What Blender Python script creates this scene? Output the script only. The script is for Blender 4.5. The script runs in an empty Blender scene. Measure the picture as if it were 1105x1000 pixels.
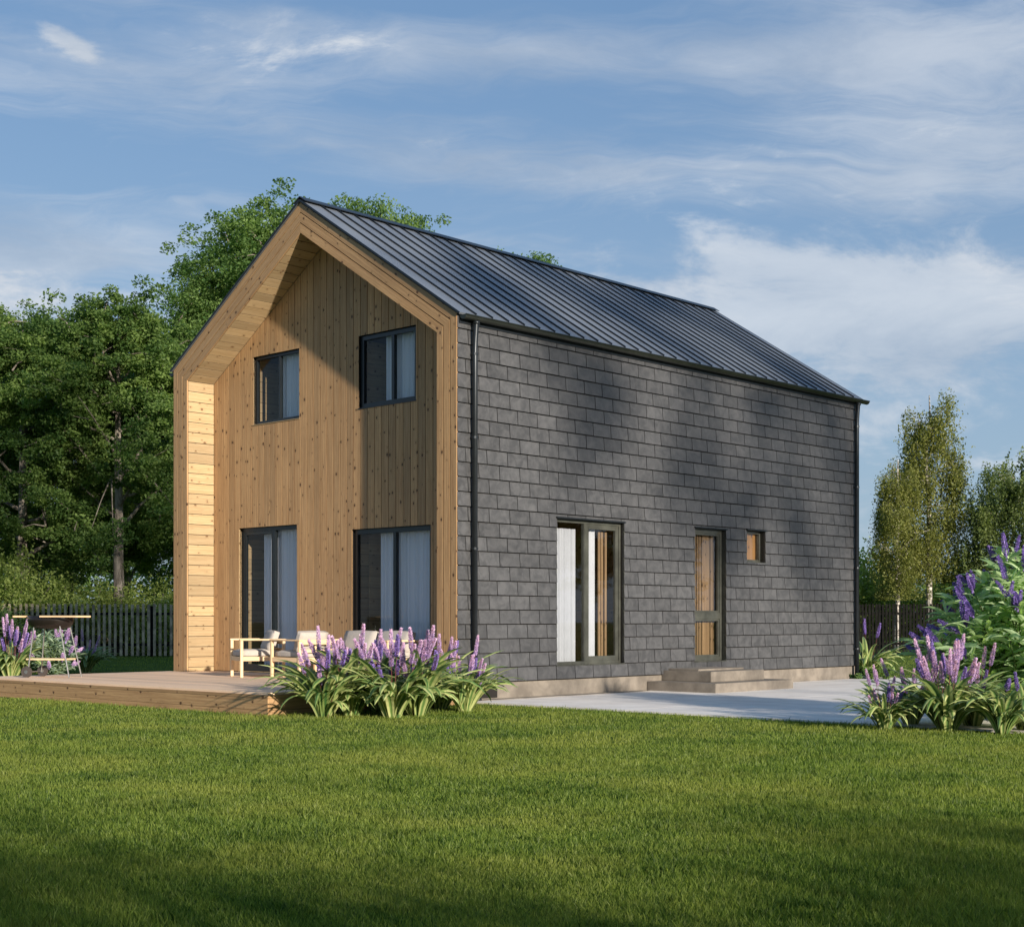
import bpy, math, random
import numpy as np
from mathutils import Vector, Matrix
R = math.radians
random.seed(7)

# ------------------------------------------------------------------ camera
S = bpy.context.scene
cam_d = bpy.data.cameras.new('camera'); cam = bpy.data.objects.new('camera', cam_d)
S.collection.objects.link(cam); S.camera = cam
cam.location = (0, 0, 1.2); cam.rotation_euler = (R(90), 0, 0)
cam_d.sensor_width = 36; cam_d.lens = 1572/1105*36
cam_d.shift_y = 0.152; cam_d.clip_end = 2000; cam_d.clip_start = 0.05

# ------------------------------------------------------------------ light
SUN_DIR = Vector((1.306, -1.986, 0.595)).normalized()          # towards the sun
sd = bpy.data.lights.new('sun', 'SUN'); sun = bpy.data.objects.new('sun', sd)
S.collection.objects.link(sun); sd.energy = 5.0; sd.angle = R(1.2); sd.color = (1.0, 0.86, 0.68)
sd.color = (1.0, 0.89, 0.76)
sun.rotation_euler = SUN_DIR.to_track_quat('Z', 'Y').to_euler()
S.view_settings.view_transform = 'Standard'; S.view_settings.look = 'None'
S.view_settings.exposure = 0.58; S.view_settings.gamma = 1.0
S.render.engine = 'CYCLES'

W = bpy.data.worlds.new('World'); S.world = W; W.use_nodes = True
nt = W.node_tree; nt.nodes.clear()
def N(t, k, **kw):
    n = t.nodes.new(k)
    for a, b in kw.items(): setattr(n, a, b)
    return n
def mth(t, op, a, b=None, c=None, clamp=False):
    n = N(t, 'ShaderNodeMath', operation=op, use_clamp=clamp)
    for i, v in enumerate((a, b, c)):
        if v is None: continue
        if isinstance(v, (int, float)): n.inputs[i].default_value = v
        else: t.links.new(v, n.inputs[i])
    return n.outputs[0]
def mixc(t, f, a, b, blend='MIX'):
    n = N(t, 'ShaderNodeMix', data_type='RGBA', blend_type=blend)
    for k, v in (('Factor', f), ('A', a), ('B', b)):
        s = [i for i in n.inputs if i.name == k and i.enabled][0] if k != 'Factor' else n.inputs[0]
        if isinstance(v, (int, float)): s.default_value = v
        elif isinstance(v, tuple): s.default_value = (*v[:3], 1)
        else: t.links.new(v, s)
    return [o for o in n.outputs if o.enabled][0]
def smooth(t, v, lo, hi, a=0.0, b=1.0):
    n = N(t, 'ShaderNodeMapRange', interpolation_type='SMOOTHSTEP')
    t.links.new(v, n.inputs[0])
    for i, x in enumerate((lo, hi, a, b)): n.inputs[i+1].default_value = x
    return n.outputs[0]
def noise(t, vec, scale, detail=4, rough=.55, dist=0.0, dim='3D'):
    n = N(t, 'ShaderNodeTexNoise', noise_dimensions=dim)
    n.inputs['Scale'].default_value = scale; n.inputs['Detail'].default_value = detail
    n.inputs['Roughness'].default_value = rough; n.inputs['Distortion'].default_value = dist
    if vec is not None: t.links.new(vec, n.inputs['Vector'])
    return n.outputs[0]
def comb(t, x, y, z):
    n = N(t, 'ShaderNodeCombineXYZ')
    for i, v in enumerate((x, y, z)):
        if isinstance(v, (int, float)): n.inputs[i].default_value = v
        else: t.links.new(v, n.inputs[i])
    return n.outputs[0]
def sep(t, v):
    n = N(t, 'ShaderNodeSeparateXYZ'); t.links.new(v, n.inputs[0]); return n.outputs

sky = N(nt, 'ShaderNodeTexSky', sky_type='NISHITA', sun_disc=False)
sky.sun_elevation = math.asin(SUN_DIR.z); sky.sun_rotation = math.atan2(SUN_DIR.x, SUN_DIR.y)
sky.air_density = 1.0; sky.dust_density = 0.6; sky.ozone_density = 2.0
tc = N(nt, 'ShaderNodeTexCoord').outputs['Generated']
X, Y, Z = sep(nt, tc)
AZ = mth(nt, 'ARCTAN2', X, Y); EL = mth(nt, 'ARCSINE', Z)
den = mth(nt, 'ADD', mth(nt, 'MAXIMUM', Z, 0.0), 0.16)
px = mth(nt, 'DIVIDE', X, den); py = mth(nt, 'DIVIDE', Y, den)
warp = noise(nt, comb(nt, px, py, 0.0), 1.3, 4, .6)
vec2 = comb(nt, mth(nt, 'ADD', mth(nt, 'MULTIPLY', px, .55), mth(nt, 'MULTIPLY', warp, .4)), mth(nt, 'ADD', mth(nt, 'MULTIPLY', py, 1.5), mth(nt, 'MULTIPLY', warp, .75)), 3.1)
wisp = noise(nt, vec2, 1.5, 12, .66, .3)
wisp2 = noise(nt, vec2, 6.5, 8, .62, .6)
puff = noise(nt, comb(nt, X, Y, mth(nt, 'MULTIPLY', Z, 2.6)), 8.0, 12, .63, .35)
big = noise(nt, comb(nt, X, Y, mth(nt, 'MULTIPLY', Z, 3.2)), 2.6, 3, .5)
# cloud banks: (azimuth, elevation, half width, half height, tilt, weight), radians
def banks(lst):
    tot = None
    for (a, e, w, h, tl, wt) in lst:
        da = mth(nt, 'SUBTRACT', AZ, a); de = mth(nt, 'SUBTRACT', mth(nt, 'SUBTRACT', EL, e), mth(nt, 'MULTIPLY', da, tl))
        q = mth(nt, 'ADD', mth(nt, 'POWER', mth(nt, 'ABSOLUTE', mth(nt, 'DIVIDE', da, w)), 2), mth(nt, 'POWER', mth(nt, 'ABSOLUTE', mth(nt, 'DIVIDE', de, h)), 2))
        g_ = mth(nt, 'MULTIPLY', mth(nt, 'EXPONENT', mth(nt, 'MULTIPLY', q, -1.0)), wt)
        tot = g_ if tot is None else mth(nt, 'ADD', tot, g_)
    return tot
cirr = banks([(.08, .290, .24, .026, -.10, .21), (-.03, .375, .26, .016, -.05, .16), (.30, .37, .14, .10, -.25, .22), (-.22, .36, .13, .020, .10, .12), (-.30, .235, .12, .03, .1, .17), (.05, .24, .14, .02, 0, .13), (-.9, .3, .5, .1, 0, .15), (.9, .3, .5, .1, 0, .15)])
cum = banks([(.27, .205, .17, .060, -.10, .27), (.12, .21, .12, .030, -.05, .24), (.34, .31, .10, .035, -.35, .09), (-.28, .420, .040, .013, .1, .19), (-.295, .362, .024, .008, -.5, .20), (-.07, .318, .07, .010, -.12, .11), (.3, .10, .3, .07, 0, .12), (-.28, .20, .12, .03, 0, .20), (-.165, .425, .018, .008, .2, .22)])
m1 = smooth(nt, mth(nt, 'ADD', mth(nt, 'ADD', mth(nt, 'MULTIPLY', wisp, .75), mth(nt, 'MULTIPLY', wisp2, .28)), cirr), 0.57, 0.83)
m2 = smooth(nt, mth(nt, 'ADD', puff, cum), 0.61, 0.80)
cl = mth(nt, 'ADD', mth(nt, 'MULTIPLY', m1, 0.60), mth(nt, 'MULTIPLY', m2, 0.68), clamp=True)
cl = mth(nt, 'MINIMUM', cl, .93)
ccol = mixc(nt, smooth(nt, mth(nt, 'ADD', big, mth(nt, 'MULTIPLY', puff, .6)), 0.58, 1.0), (2.9, 3.5, 4.4), (5.6, 5.9, 6.3))
skyc = mixc(nt, 0.60, sky.outputs[0], (1.35, 2.45, 4.3))
skyb = mixc(nt, smooth(nt, Z, 0.40, 0.0, 0.0, 0.55), skyc, (3.0, 3.9, 4.8))
fin = mixc(nt, cl, skyb, ccol)
bg = N(nt, 'ShaderNodeBackground'); bg.inputs['Strength'].default_value = 0.088
nt.links.new(fin, bg.inputs[0]); out = N(nt, 'ShaderNodeOutputWorld'); nt.links.new(bg.outputs[0], out.inputs[0])

# ------------------------------------------------------------------ materials
def mat(name):
    m = bpy.data.materials.new(name); m.use_nodes = True; t = m.node_tree
    b = t.nodes['Principled BSDF']; return m, t, b
def attr(t, name='var'):
    n = N(t, 'ShaderNodeAttribute', attribute_name=name); return n.outputs['Fac']
def bump(t, b, h, strength=.3, dist=.01):
    n = N(t, 'ShaderNodeBump'); n.inputs['Strength'].default_value = strength; n.inputs['Distance'].default_value = dist
    t.links.new(h, n.inputs['Height']); t.links.new(n.outputs[0], b.inputs['Normal'])
def wood(name, c1, c2, dark, knots=True, rough=.62):
    m, t, b = mat(name)
    uv = N(t, 'ShaderNodeUVMap').outputs[0]; u, v, _ = sep(t, uv); a = attr(t)
    off = mth(t, 'MULTIPLY', a, 37.0)
    wob = noise(t, comb(t, mth(t, 'MULTIPLY', u, 1.2), mth(t, 'MULTIPLY', v, 3.0), off), 1.0, 3)
    kv = comb(t, mth(t, 'MULTIPLY', u, 5.2), mth(t, 'MULTIPLY', v, 7.0), 0.0)
    vo = N(t, 'ShaderNodeTexVoronoi', voronoi_dimensions='2D'); vo.inputs['Scale'].default_value = 1.0
    t.links.new(kv, vo.inputs['Vector'])
    cr, cg, cb = sep(t, vo.outputs['Color'])
    rad = mth(t, 'MULTIPLY', mth(t, 'MAXIMUM', mth(t, 'SUBTRACT', cr, .48), 0.0), .25)
    kd = mth(t, 'SUBTRACT', vo.outputs['Distance'], rad)
    knot = mth(t, 'MULTIPLY', smooth(t, kd, 0.025, -0.01), smooth(t, cr, .48, .56))
    halo = mth(t, 'MULTIPLY', smooth(t, kd, 0.22, 0.0), smooth(t, cr, .48, .56))
    bend = mth(t, 'MULTIPLY', halo, .035)
    gr = noise(t, comb(t, mth(t, 'MULTIPLY', u, .9), mth(t, 'MULTIPLY', mth(t, 'ADD', mth(t, 'ADD', v, bend), mth(t, 'MULTIPLY', wob, .05)), 42.0), off), 1.0, 4, .6)
    fine = noise(t, comb(t, mth(t, 'MULTIPLY', u, 6.0), mth(t, 'MULTIPLY', v, 160.0), off), 1.0, 3, .6)
    col = mixc(t, smooth(t, gr, .30, .72), c1, c2)
    col = mixc(t, mth(t, 'MULTIPLY', smooth(t, fine, .45, .75), .30), col, dark)
    tone = mth(t, 'ADD', mth(t, 'MULTIPLY', a, .36), .82)
    col = mixc(t, 1.0, col, comb(t, tone, mth(t, 'ADD', mth(t, 'MULTIPLY', a, .33), .835), mth(t, 'ADD', mth(t, 'MULTIPLY', a, .28), .85)), 'MULTIPLY')
    if knots:
        col = mixc(t, mth(t, 'MULTIPLY', halo, .30), col, tuple(x*.62 for x in c1))
        col = mixc(t, mth(t, 'MULTIPLY', knot, .88), col, dark)
    # weather stains, soft and large
    pos = N(t, 'ShaderNodeNewGeometry').outputs['Position']
    st = noise(t, pos, .9, 5, .6)
    col = mixc(t, smooth(t, st, .50, .74, 0, .22), col, tuple(x*.6 for x in c1))
    t.links.new(col, b.inputs['Base Color']); b.inputs['Roughness'].default_value = rough
    b.inputs['Specular IOR Level'].default_value = .3
    bump(t, b, mth(t, 'ADD', gr, mth(t, 'MULTIPLY', fine, .6)), .25, .003)
    return m
M = {}
M['larch'] = wood('larch_cladding', (.350, .205, .098), (.500, .316, .160), (.060, .028, .014))
M['larch_pale'] = wood('pale_larch_lining', (.36, .255, .135), (.45, .335, .195), (.15, .08, .035))
M['deck'] = wood('deck_board', (.72, .51, .35), (.82, .62, .45), (.45, .30, .20), False, .75)
M['brown_slat'] = wood('brown_slat', (.17, .105, .055), (.28, .185, .10), (.06, .03, .015))
M['inner_wood'] = wood('interior_wood', (.20, .105, .038), (.29, .16, .06), (.09, .04, .02))
M['pale_wood'] = wood('furniture_wood', (.66, .47, .27), (.80, .60, .38), (.4, .25, .12), False)
def simple(name, col, rough=.5, metal=0, var=.12, scale=6, bs=.1, spec=.5):
    m, t, b = mat(name)
    pos = N(t, 'ShaderNodeNewGeometry').outputs['Position']
    n = noise(t, pos, scale, 5, .6)
    c = mixc(t, smooth(t, n, .3, .7), tuple(x*(1-var) for x in col), tuple(min(1, x*(1+var)) for x in col))
    t.links.new(c, b.inputs['Base Color']); b.inputs['Roughness'].default_value = rough
    b.inputs['Metallic'].default_value = metal; b.inputs['Specular IOR Level'].default_value = spec
    bump(t, b, n, bs, .004)
    return m
M['anthracite'] = simple('anthracite_frame', (.010, .014, .017), .32, 0, .1)
M['olive'] = simple('olive_grey_frame', (.060, .062, .052), .22, 0.0, .25, 4, .03)
M['gap'] = simple('dark_backing', (.010, .008, .006), .9)
M['trim'] = simple('dark_metal_trim', (.028, .033, .038), .35, .6)
M['gutter'] = simple('gutter_metal', (.045, .050, .040), .30, .7)
M['plaster'] = simple('interior_plaster', (.55, .50, .44), .8)
M['cushion'] = simple('cushion_fabric', (.43, .39, .345), .95, 0, .05, 40, .4)
M['black_metal'] = simple('black_enamel', (.018, .014, .012), .30, .3)
M['steel'] = simple('brushed_steel', (.42, .42, .40), .35, .9)
M['rubber'] = simple('wheel_rubber', (.06, .05, .045), .6)
M['earth'] = simple('soil', (.035, .024, .016), .95, 0, .4, 20, .6)
# roof metal
m, t, b = mat('roof_metal')
pos = N(t, 'ShaderNodeNewGeometry').outputs['Position']
n = noise(t, pos, 1.3, 5, .6); n2 = noise(t, pos, 18, 3)
a = attr(t)
c = mixc(t, mth(t, 'ADD', mth(t, 'MULTIPLY', n, .6), mth(t, 'MULTIPLY', a, .4)), (.185, .21, .245), (.265, .295, .335))
t.links.new(c, b.inputs['Base Color']); b.inputs['Metallic'].default_value = .55
t.links.new(mth(t, 'ADD', mth(t, 'MULTIPLY', n, .2), .42), b.inputs['Roughness']); bump(t, b, mth(t, 'ADD', n, mth(t, 'MULTIPLY', n2, .05)), .25, .02)
M['roof'] = m
# slate
m, t, b = mat('slate_shingle')
uv = N(t, 'ShaderNodeUVMap').outputs[0]; a = attr(t)
u, v, _ = sep(t, uv)
n = noise(t, comb(t, u, v, mth(t, 'MULTIPLY', a, 50)), 7, 7, .65, .6)
n3 = noise(t, comb(t, mth(t, 'MULTIPLY', u, 1), mth(t, 'MULTIPLY', v, .35), mth(t, 'MULTIPLY', a, 9)), 26, 5, .6)
c = mixc(t, smooth(t, n, .3, .72), (.044, .045, .047), (.078, .079, .082))
tone = mth(t, 'ADD', mth(t, 'MULTIPLY', a, .30), .85)
c = mixc(t, 1.0, c, comb(t, tone, tone, tone), 'MULTIPLY')
c = mixc(t, mth(t, 'MULTIPLY', smooth(t, n3, .58, .74), .45), c, (.105, .105, .108))
t.links.new(c, b.inputs['Base Color']); b.inputs['Specular IOR Level'].default_value = .45
t.links.new(mth(t, 'ADD', mth(t, 'MULTIPLY', n, .35), .38), b.inputs['Roughness']); bump(t, b, mth(t, 'ADD', n, mth(t, 'MULTIPLY', n3, .4)), .5, .006)
M['slate'] = m
# concrete
m, t, b = mat('plinth_concrete')
pos = N(t, 'ShaderNodeNewGeometry').outputs['Position']
n = noise(t, pos, 2.3, 7, .65); n2 = noise(t, pos, 40, 4, .6)
c = mixc(t, smooth(t, n, .3, .7), (.125, .108, .088), (.235, .205, .168))
c = mixc(t, smooth(t, n2, .6, .8, 0, .4), c, (.16, .13, .10))
t.links.new(c, b.inputs['Base Color']); b.inputs['Roughness'].default_value = .85; bump(t, b, n2, .4, .004)
M['concrete'] = m
m, t, b = mat('patio_concrete')
pos = N(t, 'ShaderNodeNewGeometry').outputs['Position']
n = noise(t, pos, 1.6, 7, .65); n2 = noise(t, pos, 30, 4, .6)
x, y, z = sep(t, pos)
st = noise(t, comb(t, mth(t, 'MULTIPLY', mth(t, 'ADD', mth(t, 'MULTIPLY', x, .68), mth(t, 'MULTIPLY', y, .73)), 5.5), mth(t, 'MULTIPLY', mth(t, 'SUBTRACT', mth(t, 'MULTIPLY', y, .68), mth(t, 'MULTIPLY', x, .73)), .5), 0), 1, 5, .6)
c = mixc(t, smooth(t, n, .3, .7), (.72, .67, .61), (.84, .80, .74))
c = mixc(t, smooth(t, st, .48, .72, 0, .5), c, (.52, .48, .44))
t.links.new(c, b.inputs['Base Color']); b.inputs['Roughness'].default_value = .7; bump(t, b, mth(t, 'ADD', n2, st), .3, .004)
M['patio'] = m
# ground
m, t, b = mat('lawn_ground')
pos = N(t, 'ShaderNodeNewGeometry').outputs['Position']
n = noise(t, pos, .5, 6, .65); n2 = noise(t, pos, 22, 5, .7); n4 = noise(t, pos, 90, 2, .6)
c = mixc(t, smooth(t, n, .3, .7), (.060, .120, .016), (.115, .175, .030))
c = mixc(t, smooth(t, n2, .35, .7, 0, .55), c, (.025, .050, .008))
t.links.new(c, b.inputs['Base Color']); b.inputs['Roughness'].default_value = .9; b.inputs['Specular IOR Level'].default_value = .1
bump(t, b, mth(t, 'ADD', n2, n4), .9, .03)
M['ground'] = m
def leafmat(name, ca, cb, trans=.35, rough=.5, gain=.0, spec=.35, patch=False):
    m, t, b = mat(name); a = attr(t)
    c = mixc(t, a, ca, cb)
    if patch:
        pos = N(t, 'ShaderNodeNewGeometry').outputs['Position']
        c = mixc(t, smooth(t, noise(t, pos, .55, 5, .65), .40, .66, 0, .65), c, patch)
    t.links.new(c, b.inputs['Base Color']); b.inputs['Roughness'].default_value = rough
    b.inputs['Specular IOR Level'].default_value = spec
    tr = N(t, 'ShaderNodeBsdfTranslucent'); t.links.new(mixc(t, 1.0, c, (1.25, 1.35, .6), 'MULTIPLY'), tr.inputs[0])
    mx = N(t, 'ShaderNodeMixShader'); mx.inputs[0].default_value = trans
    t.links.new(b.outputs[0], mx.inputs[1]); t.links.new(tr.outputs[0], mx.inputs[2])
    o = t.nodes['Material Output']; t.links.new(mx.outputs[0], o.inputs[0])
    return m
M['grass'] = leafmat('grass_blade', (.044, .100, .013), (.265, .345, .062), .5, .5, patch=(.33, .355, .075))
M['leaf'] = leafmat('broad_leaf', (.062, .125, .034), (.230, .330, .095), .5)
M['leaf2'] = leafmat('bright_leaf', (.070, .145, .040), (.230, .340, .105), .5)
M['birch_leaf'] = leafmat('birch_leaf', (.12, .145, .035), (.30, .31, .10), .45)
M['willow_leaf'] = leafmat('willow_leaf', (.085, .13, .04), (.21, .26, .09), .42)
M['shrub_leaf'] = leafmat('shrub_leaf', (.17, .23, .055), (.44, .52, .16), .5)
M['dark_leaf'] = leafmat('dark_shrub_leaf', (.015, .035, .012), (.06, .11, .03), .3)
M['bud_leaf'] = leafmat('buddleia_leaf', (.22, .36, .16), (.56, .70, .40), .45)
M['grey_leaf'] = leafmat('grey_green_leaf', (.10, .18, .12), (.42, .52, .36), .3)
M['violet'] = leafmat('violet_petal', (.16, .10, .42), (.42, .30, .74), .25)
M['lilac'] = leafmat('lilac_petal', (.34, .22, .60), (.90, .66, .90), .3)
M['stem'] = simple('flower_stem', (.12, .028, .025), .6)
M['green_stem'] = simple('green_stem', (.07, .11, .03), .6)
# variegated strap leaf
m, t, b = mat('striped_leaf')
uv = N(t, 'ShaderNodeUVMap').outputs[0]; u, v, _ = sep(t, uv); a = attr(t)
edge = smooth(t, mth(t, 'ABSOLUTE', mth(t, 'SUBTRACT', v, .5)), .12, .26)
c = mixc(t, a, (.06, .16, .045), (.20, .32, .09))
c2 = mixc(t, a, (.36, .42, .12), (.66, .68, .30))
c = mixc(t, mth(t, 'MULTIPLY', edge, mth(t, 'ADD', mth(t, 'MULTIPLY', a, .55), .45)), c, c2)
t.links.new(c, b.inputs['Base Color']); b.inputs['Roughness'].default_value = .35
tr = N(t, 'ShaderNodeBsdfTranslucent'); t.links.new(c, tr.inputs[0])
mx = N(t, 'ShaderNodeMixShader'); mx.inputs[0].default_value = .3
t.links.new(b.outputs[0], mx.inputs[1]); t.links.new(tr.outputs[0], mx.inputs[2]); t.links.new(mx.outputs[0], t.nodes['Material Output'].inputs[0])
M['strap'] = m
def bark(name, ca, cb, sc):
    m, t, b = mat(name)
    pos = N(t, 'ShaderNodeNewGeometry').outputs['Position']; x, y, z = sep(t, pos)
    n = noise(t, comb(t, x, y, mth(t, 'MULTIPLY', z, sc)), 6, 5, .7)
    t.links.new(mixc(t, smooth(t, n, .38, .62), ca, cb), b.inputs['Base Color']); b.inputs['Roughness'].default_value = .9
    bump(t, b, n, .6, .03); return m
M['bark'] = bark('tree_bark', (.09, .075, .06), (.27, .235, .20), .25)
M['birch_bark'] = bark('birch_bark', (.10, .085, .07), (.62, .58, .52), 2.2)
M['fence_light'] = simple('weathered_picket', (.32, .27, .18), .8, 0, .5, 5, .3)
M['fence'] = simple('dark_stained_picket', (.007, .007, .006), .9, 0, .5, 5, .3, .15)
# glass
m = bpy.data.materials.new('window_glass'); m.use_nodes = True; t = m.node_tree; t.nodes.clear()
g = N(t, 'ShaderNodeBsdfGlossy'); g.inputs['Roughness'].default_value = .015; g.inputs[0].default_value = (.95, .97, 1, 1)
tp = N(t, 'ShaderNodeBsdfTransparent'); tp.inputs[0].default_value = (.95, .97, .98, 1)
fr = N(t, 'ShaderNodeFresnel'); fr.inputs[0].default_value = 1.55
mx = N(t, 'ShaderNodeMixShader'); t.links.new(mth(t, 'MULTIPLY', fr.outputs[0], 1.4, clamp=True), mx.inputs[0])
t.links.new(tp.outputs[0], mx.inputs[1]); t.links.new(g.outputs[0], mx.inputs[2])
o = N(t, 'ShaderNodeOutputMaterial'); t.links.new(mx.outputs[0], o.inputs[0]); M['glass'] = m
m2_ = m.copy(); m2_.name = 'porch_window_glass'; m2_.node_tree.nodes['Math'].inputs[1].default_value = .55; M['glass_porch'] = m2_
# sheer curtain
m, t, b = mat('sheer_curtain'); b.inputs['Base Color'].default_value = (.88, .90, .96, 1); b.inputs['Roughness'].default_value = .9
tr = N(t, 'ShaderNodeBsdfTranslucent'); tr.inputs[0].default_value = (.88, .91, .97, 1)
mx = N(t, 'ShaderNodeMixShader'); mx.inputs[0].default_value = .12
t.links.new(b.outputs[0], mx.inputs[1]); t.links.new(tr.outputs[0], mx.inputs[2]); t.links.new(mx.outputs[0], t.nodes['Material Output'].inputs[0])
M['curtain'] = m
M['curtain_side'] = simple('linen_curtain', (.42, .43, .46), .9, 0, .04)

# ------------------------------------------------------------------ mesh helpers
COL = S.collection
class MB:
    def __init__(s): s.v = []; s.f = []; s.uv = []; s.a = []
    def poly(s, pts, uvs=None, var=None):
        n = len(s.v); s.v += [tuple(p) for p in pts]; s.f.append(tuple(range(n, n+len(pts))))
        s.uv += list(uvs) if uvs else [(0, 0)]*len(pts); s.a.append(random.random() if var is None else var)
    def board(s, o, ax, ay, az, L, Wd, T, var=None, uo=None):
        o = Vector(o); ax = Vector(ax); ay = Vector(ay); az = Vector(az)
        if ax.cross(ay).dot(az) < 0: o = o+ay*Wd; ay = -ay
        var = random.random() if var is None else var
        U, V = uo if uo else (random.random()*50, random.random()*50)
        P = lambda i, j, k: o+ax*(L*i)+ay*(Wd*j)+az*(T*k)
        for q, (a, b_) in (((((0,0,0),(0,1,0),(1,1,0),(1,0,0))), (0, 1)), ((((0,0,1),(1,0,1),(1,1,1),(0,1,1))), (0, 1)),
                     ((((0,0,0),(1,0,0),(1,0,1),(0,0,1))), (0, 2)), ((((0,1,0),(0,1,1),(1,1,1),(1,1,0))), (0, 2)),
                     ((((0,0,0),(0,0,1),(0,1,1),(0,1,0))), (2, 1)), ((((1,0,0),(1,1,0),(1,1,1),(1,0,1))), (2, 1))):
            D = (L, Wd, T)
            s.poly([P(*c) for c in q], [(U+c[a]*D[a], V+c[b_]*D[b_]) for c in q], var)
    def box(s, x0, x1, y0, y1, z0, z1, **k):
        d = [(x1-x0, (1, 0, 0)), (y1-y0, (0, 1, 0)), (z1-z0, (0, 0, 1))]
        d.sort(key=lambda q: -q[0])
        s.board((x0, y0, z0), d[0][1], d[1][1], d[2][1], d[0][0], d[1][0], d[2][0], **k)
    def prism(s, pts, ext, udir, var=None, uo=None):
        """closed polygon pts (list of Vector) extruded by ext; uv along udir"""
        pts = [Vector(p) for p in pts]; ext = Vector(ext); udir = Vector(udir).normalized()
        nrm = Vector((0, 0, 0))
        for i in range(len(pts)): nrm += (pts[i]).cross(pts[(i+1) % len(pts)])
        if nrm.dot(ext) > 0: pts = pts[::-1]
        vd = ext.normalized().cross(udir)
        var = random.random() if var is None else var
        U, V = uo if uo else (random.random()*50, random.random()*50)
        f = lambda p: (U+p.dot(udir), V+p.dot(vd))
        s.poly(pts, [f(p) for p in pts], var)
        s.poly([p+ext for p in pts[::-1]], [f(p) for p in pts[::-1]], var)
        for i in range(len(pts)):
            a, b = pts[i], pts[(i+1) % len(pts)]
            q = [b, a, a+ext, b+ext]
            s.poly(q, [(f(p)[0], f(p)[1]+(0 if j < 2 else ext.length)) for j, p in enumerate(q)], var)
    def tube(s, pts, rad, n=10, caps=True, var=None):
        pts = [Vector(p) for p in pts]; var = random.random() if var is None else var
        if isinstance(rad, (int, float)): rad = [rad]*len(pts)
        rings = []; up = Vector((0, 0, 1))
        for i, p in enumerate(pts):
            d = (pts[min(i+1, len(pts)-1)]-pts[max(i-1, 0)]).normalized()
            a = d.cross(up if abs(d.z) < .95 else Vector((1, 0, 0))).normalized(); b = d.cross(a)
            rings.append([p+(a*math.cos(2*math.pi*k/n)+b*math.sin(2*math.pi*k/n))*rad[i] for k in range(n)])
        for i in range(len(rings)-1):
            for k in range(n):
                k2 = (k+1) % n
                s.poly([rings[i][k2], rings[i][k], rings[i+1][k], rings[i+1][k2]], [(i*.3, k/n)]*4, var)
        if caps: s.poly(rings[0], None, var); s.poly(rings[-1][::-1], None, var)
    def build(s, name, m, parent=None, smooth=False, merge=False, bevel=0):
        me = mesh_np(name, np.array(s.v, dtype=np.float32), None, s.f, s.uv, s.a, m, smooth)
        if merge:
            import bmesh
            bm = bmesh.new(); bm.from_mesh(me); bmesh.ops.remove_doubles(bm, verts=bm.verts, dist=1e-4); bm.to_mesh(me); bm.free()
        o = link(name, me, parent)
        if bevel:
            import bmesh
            bm = bmesh.new(); bm.from_mesh(me); bmesh.ops.remove_doubles(bm, verts=bm.verts, dist=1e-5)
            bmesh.ops.bevel(bm, geom=[e for e in bm.edges if len(e.link_faces) == 2 and e.calc_face_angle(0) > .6], offset=bevel, segments=2, affect='EDGES', clamp_overlap=True)
            bm.to_mesh(me); bm.free()
        return o
def mesh_np(name, V, _, faces, uv, av, m, smooth=False):
    me = bpy.data.meshes.new(name)
    if isinstance(faces, np.ndarray):
        nf, k = faces.shape
        me.vertices.add(len(V)); me.vertices.foreach_set('co', V.astype(np.float32).ravel())
        me.loops.add(nf*k); me.loops.foreach_set('vertex_index', faces.astype(np.int32).ravel())
        me.polygons.add(nf); me.polygons.foreach_set('loop_start', np.arange(nf, dtype=np.int32)*k)
        me.update(calc_edges=True)
    else:
        me.from_pydata([tuple(map(float, p)) for p in V], [], faces)
    if uv is not None:
        l = me.uv_layers.new(name='UVMap'); l.data.foreach_set('uv', np.array(uv, dtype=np.float32).ravel())
    if av is not None:
        a = me.attributes.new('var', 'FLOAT', 'FACE'); a.data.foreach_set('value', np.array(av, dtype=np.float32))
    if m: me.materials.append(m)
    if smooth: me.polygons.foreach_set('use_smooth', [True]*len(me.polygons))
    me.update(); return me
def link(name, me, parent=None):
    o = bpy.data.objects.new(name, me); COL.objects.link(o)
    if parent: o.parent = parent
    return o
def tag(o, label=None, cat=None, group=None, kind=None):
    if label: o['label'] = label
    if cat: o['category'] = cat
    if group: o['group'] = group
    if kind: o['kind'] = kind
    return o
def thing(name, label, cat, loc=(0, 0, 0), rz=0, group=None):
    o = bpy.data.objects.new(name, None); COL.objects.link(o); o.location = loc; o.rotation_euler = (0, 0, rz)
    o.empty_display_size = .2
    return tag(o, label, cat, group)
def children(o): return [c for c in KIDS.get(o.name, [])]
KIDS = {}
def copy_tree(o, parent=None):
    c = o.copy(); COL.objects.link(c)
    if parent: c.parent = parent
    for ch in list(o.children): copy_tree(ch, c)
    return c

# ------------------------------------------------------------------ frame of the house
C0 = Vector((-.788, 20.82, 0)); HA = R(46.96)
HU = Vector((math.cos(HA), math.sin(HA), 0)); HV = Vector((-math.sin(HA), math.cos(HA), 0))
def hw(s, t, z=0): return C0+HU*s+HV*t+Vector((0, 0, z))
LEN, WID, EAVE, RIDGE = 11.23, 7.08, 5.58, 7.85
HALF = WID/2; SL = (RIDGE-EAVE)/HALF
X1, Y1, Z1 = Vector((1, 0, 0)), Vector((0, 1, 0)), Vector((0, 0, 1))
DECK = .29; REC = .56

# ground
def plane(name, pts, z, m, kind='structure'):
    b = MB(); b.poly([Vector((p[0], p[1], z)) for p in pts]); o = b.build(name, m); o['kind'] = kind; return o
g = plane('ground', [(-500, -300), (500, -300), (500, 900), (-500, 900)], 0, M['ground'])
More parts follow.
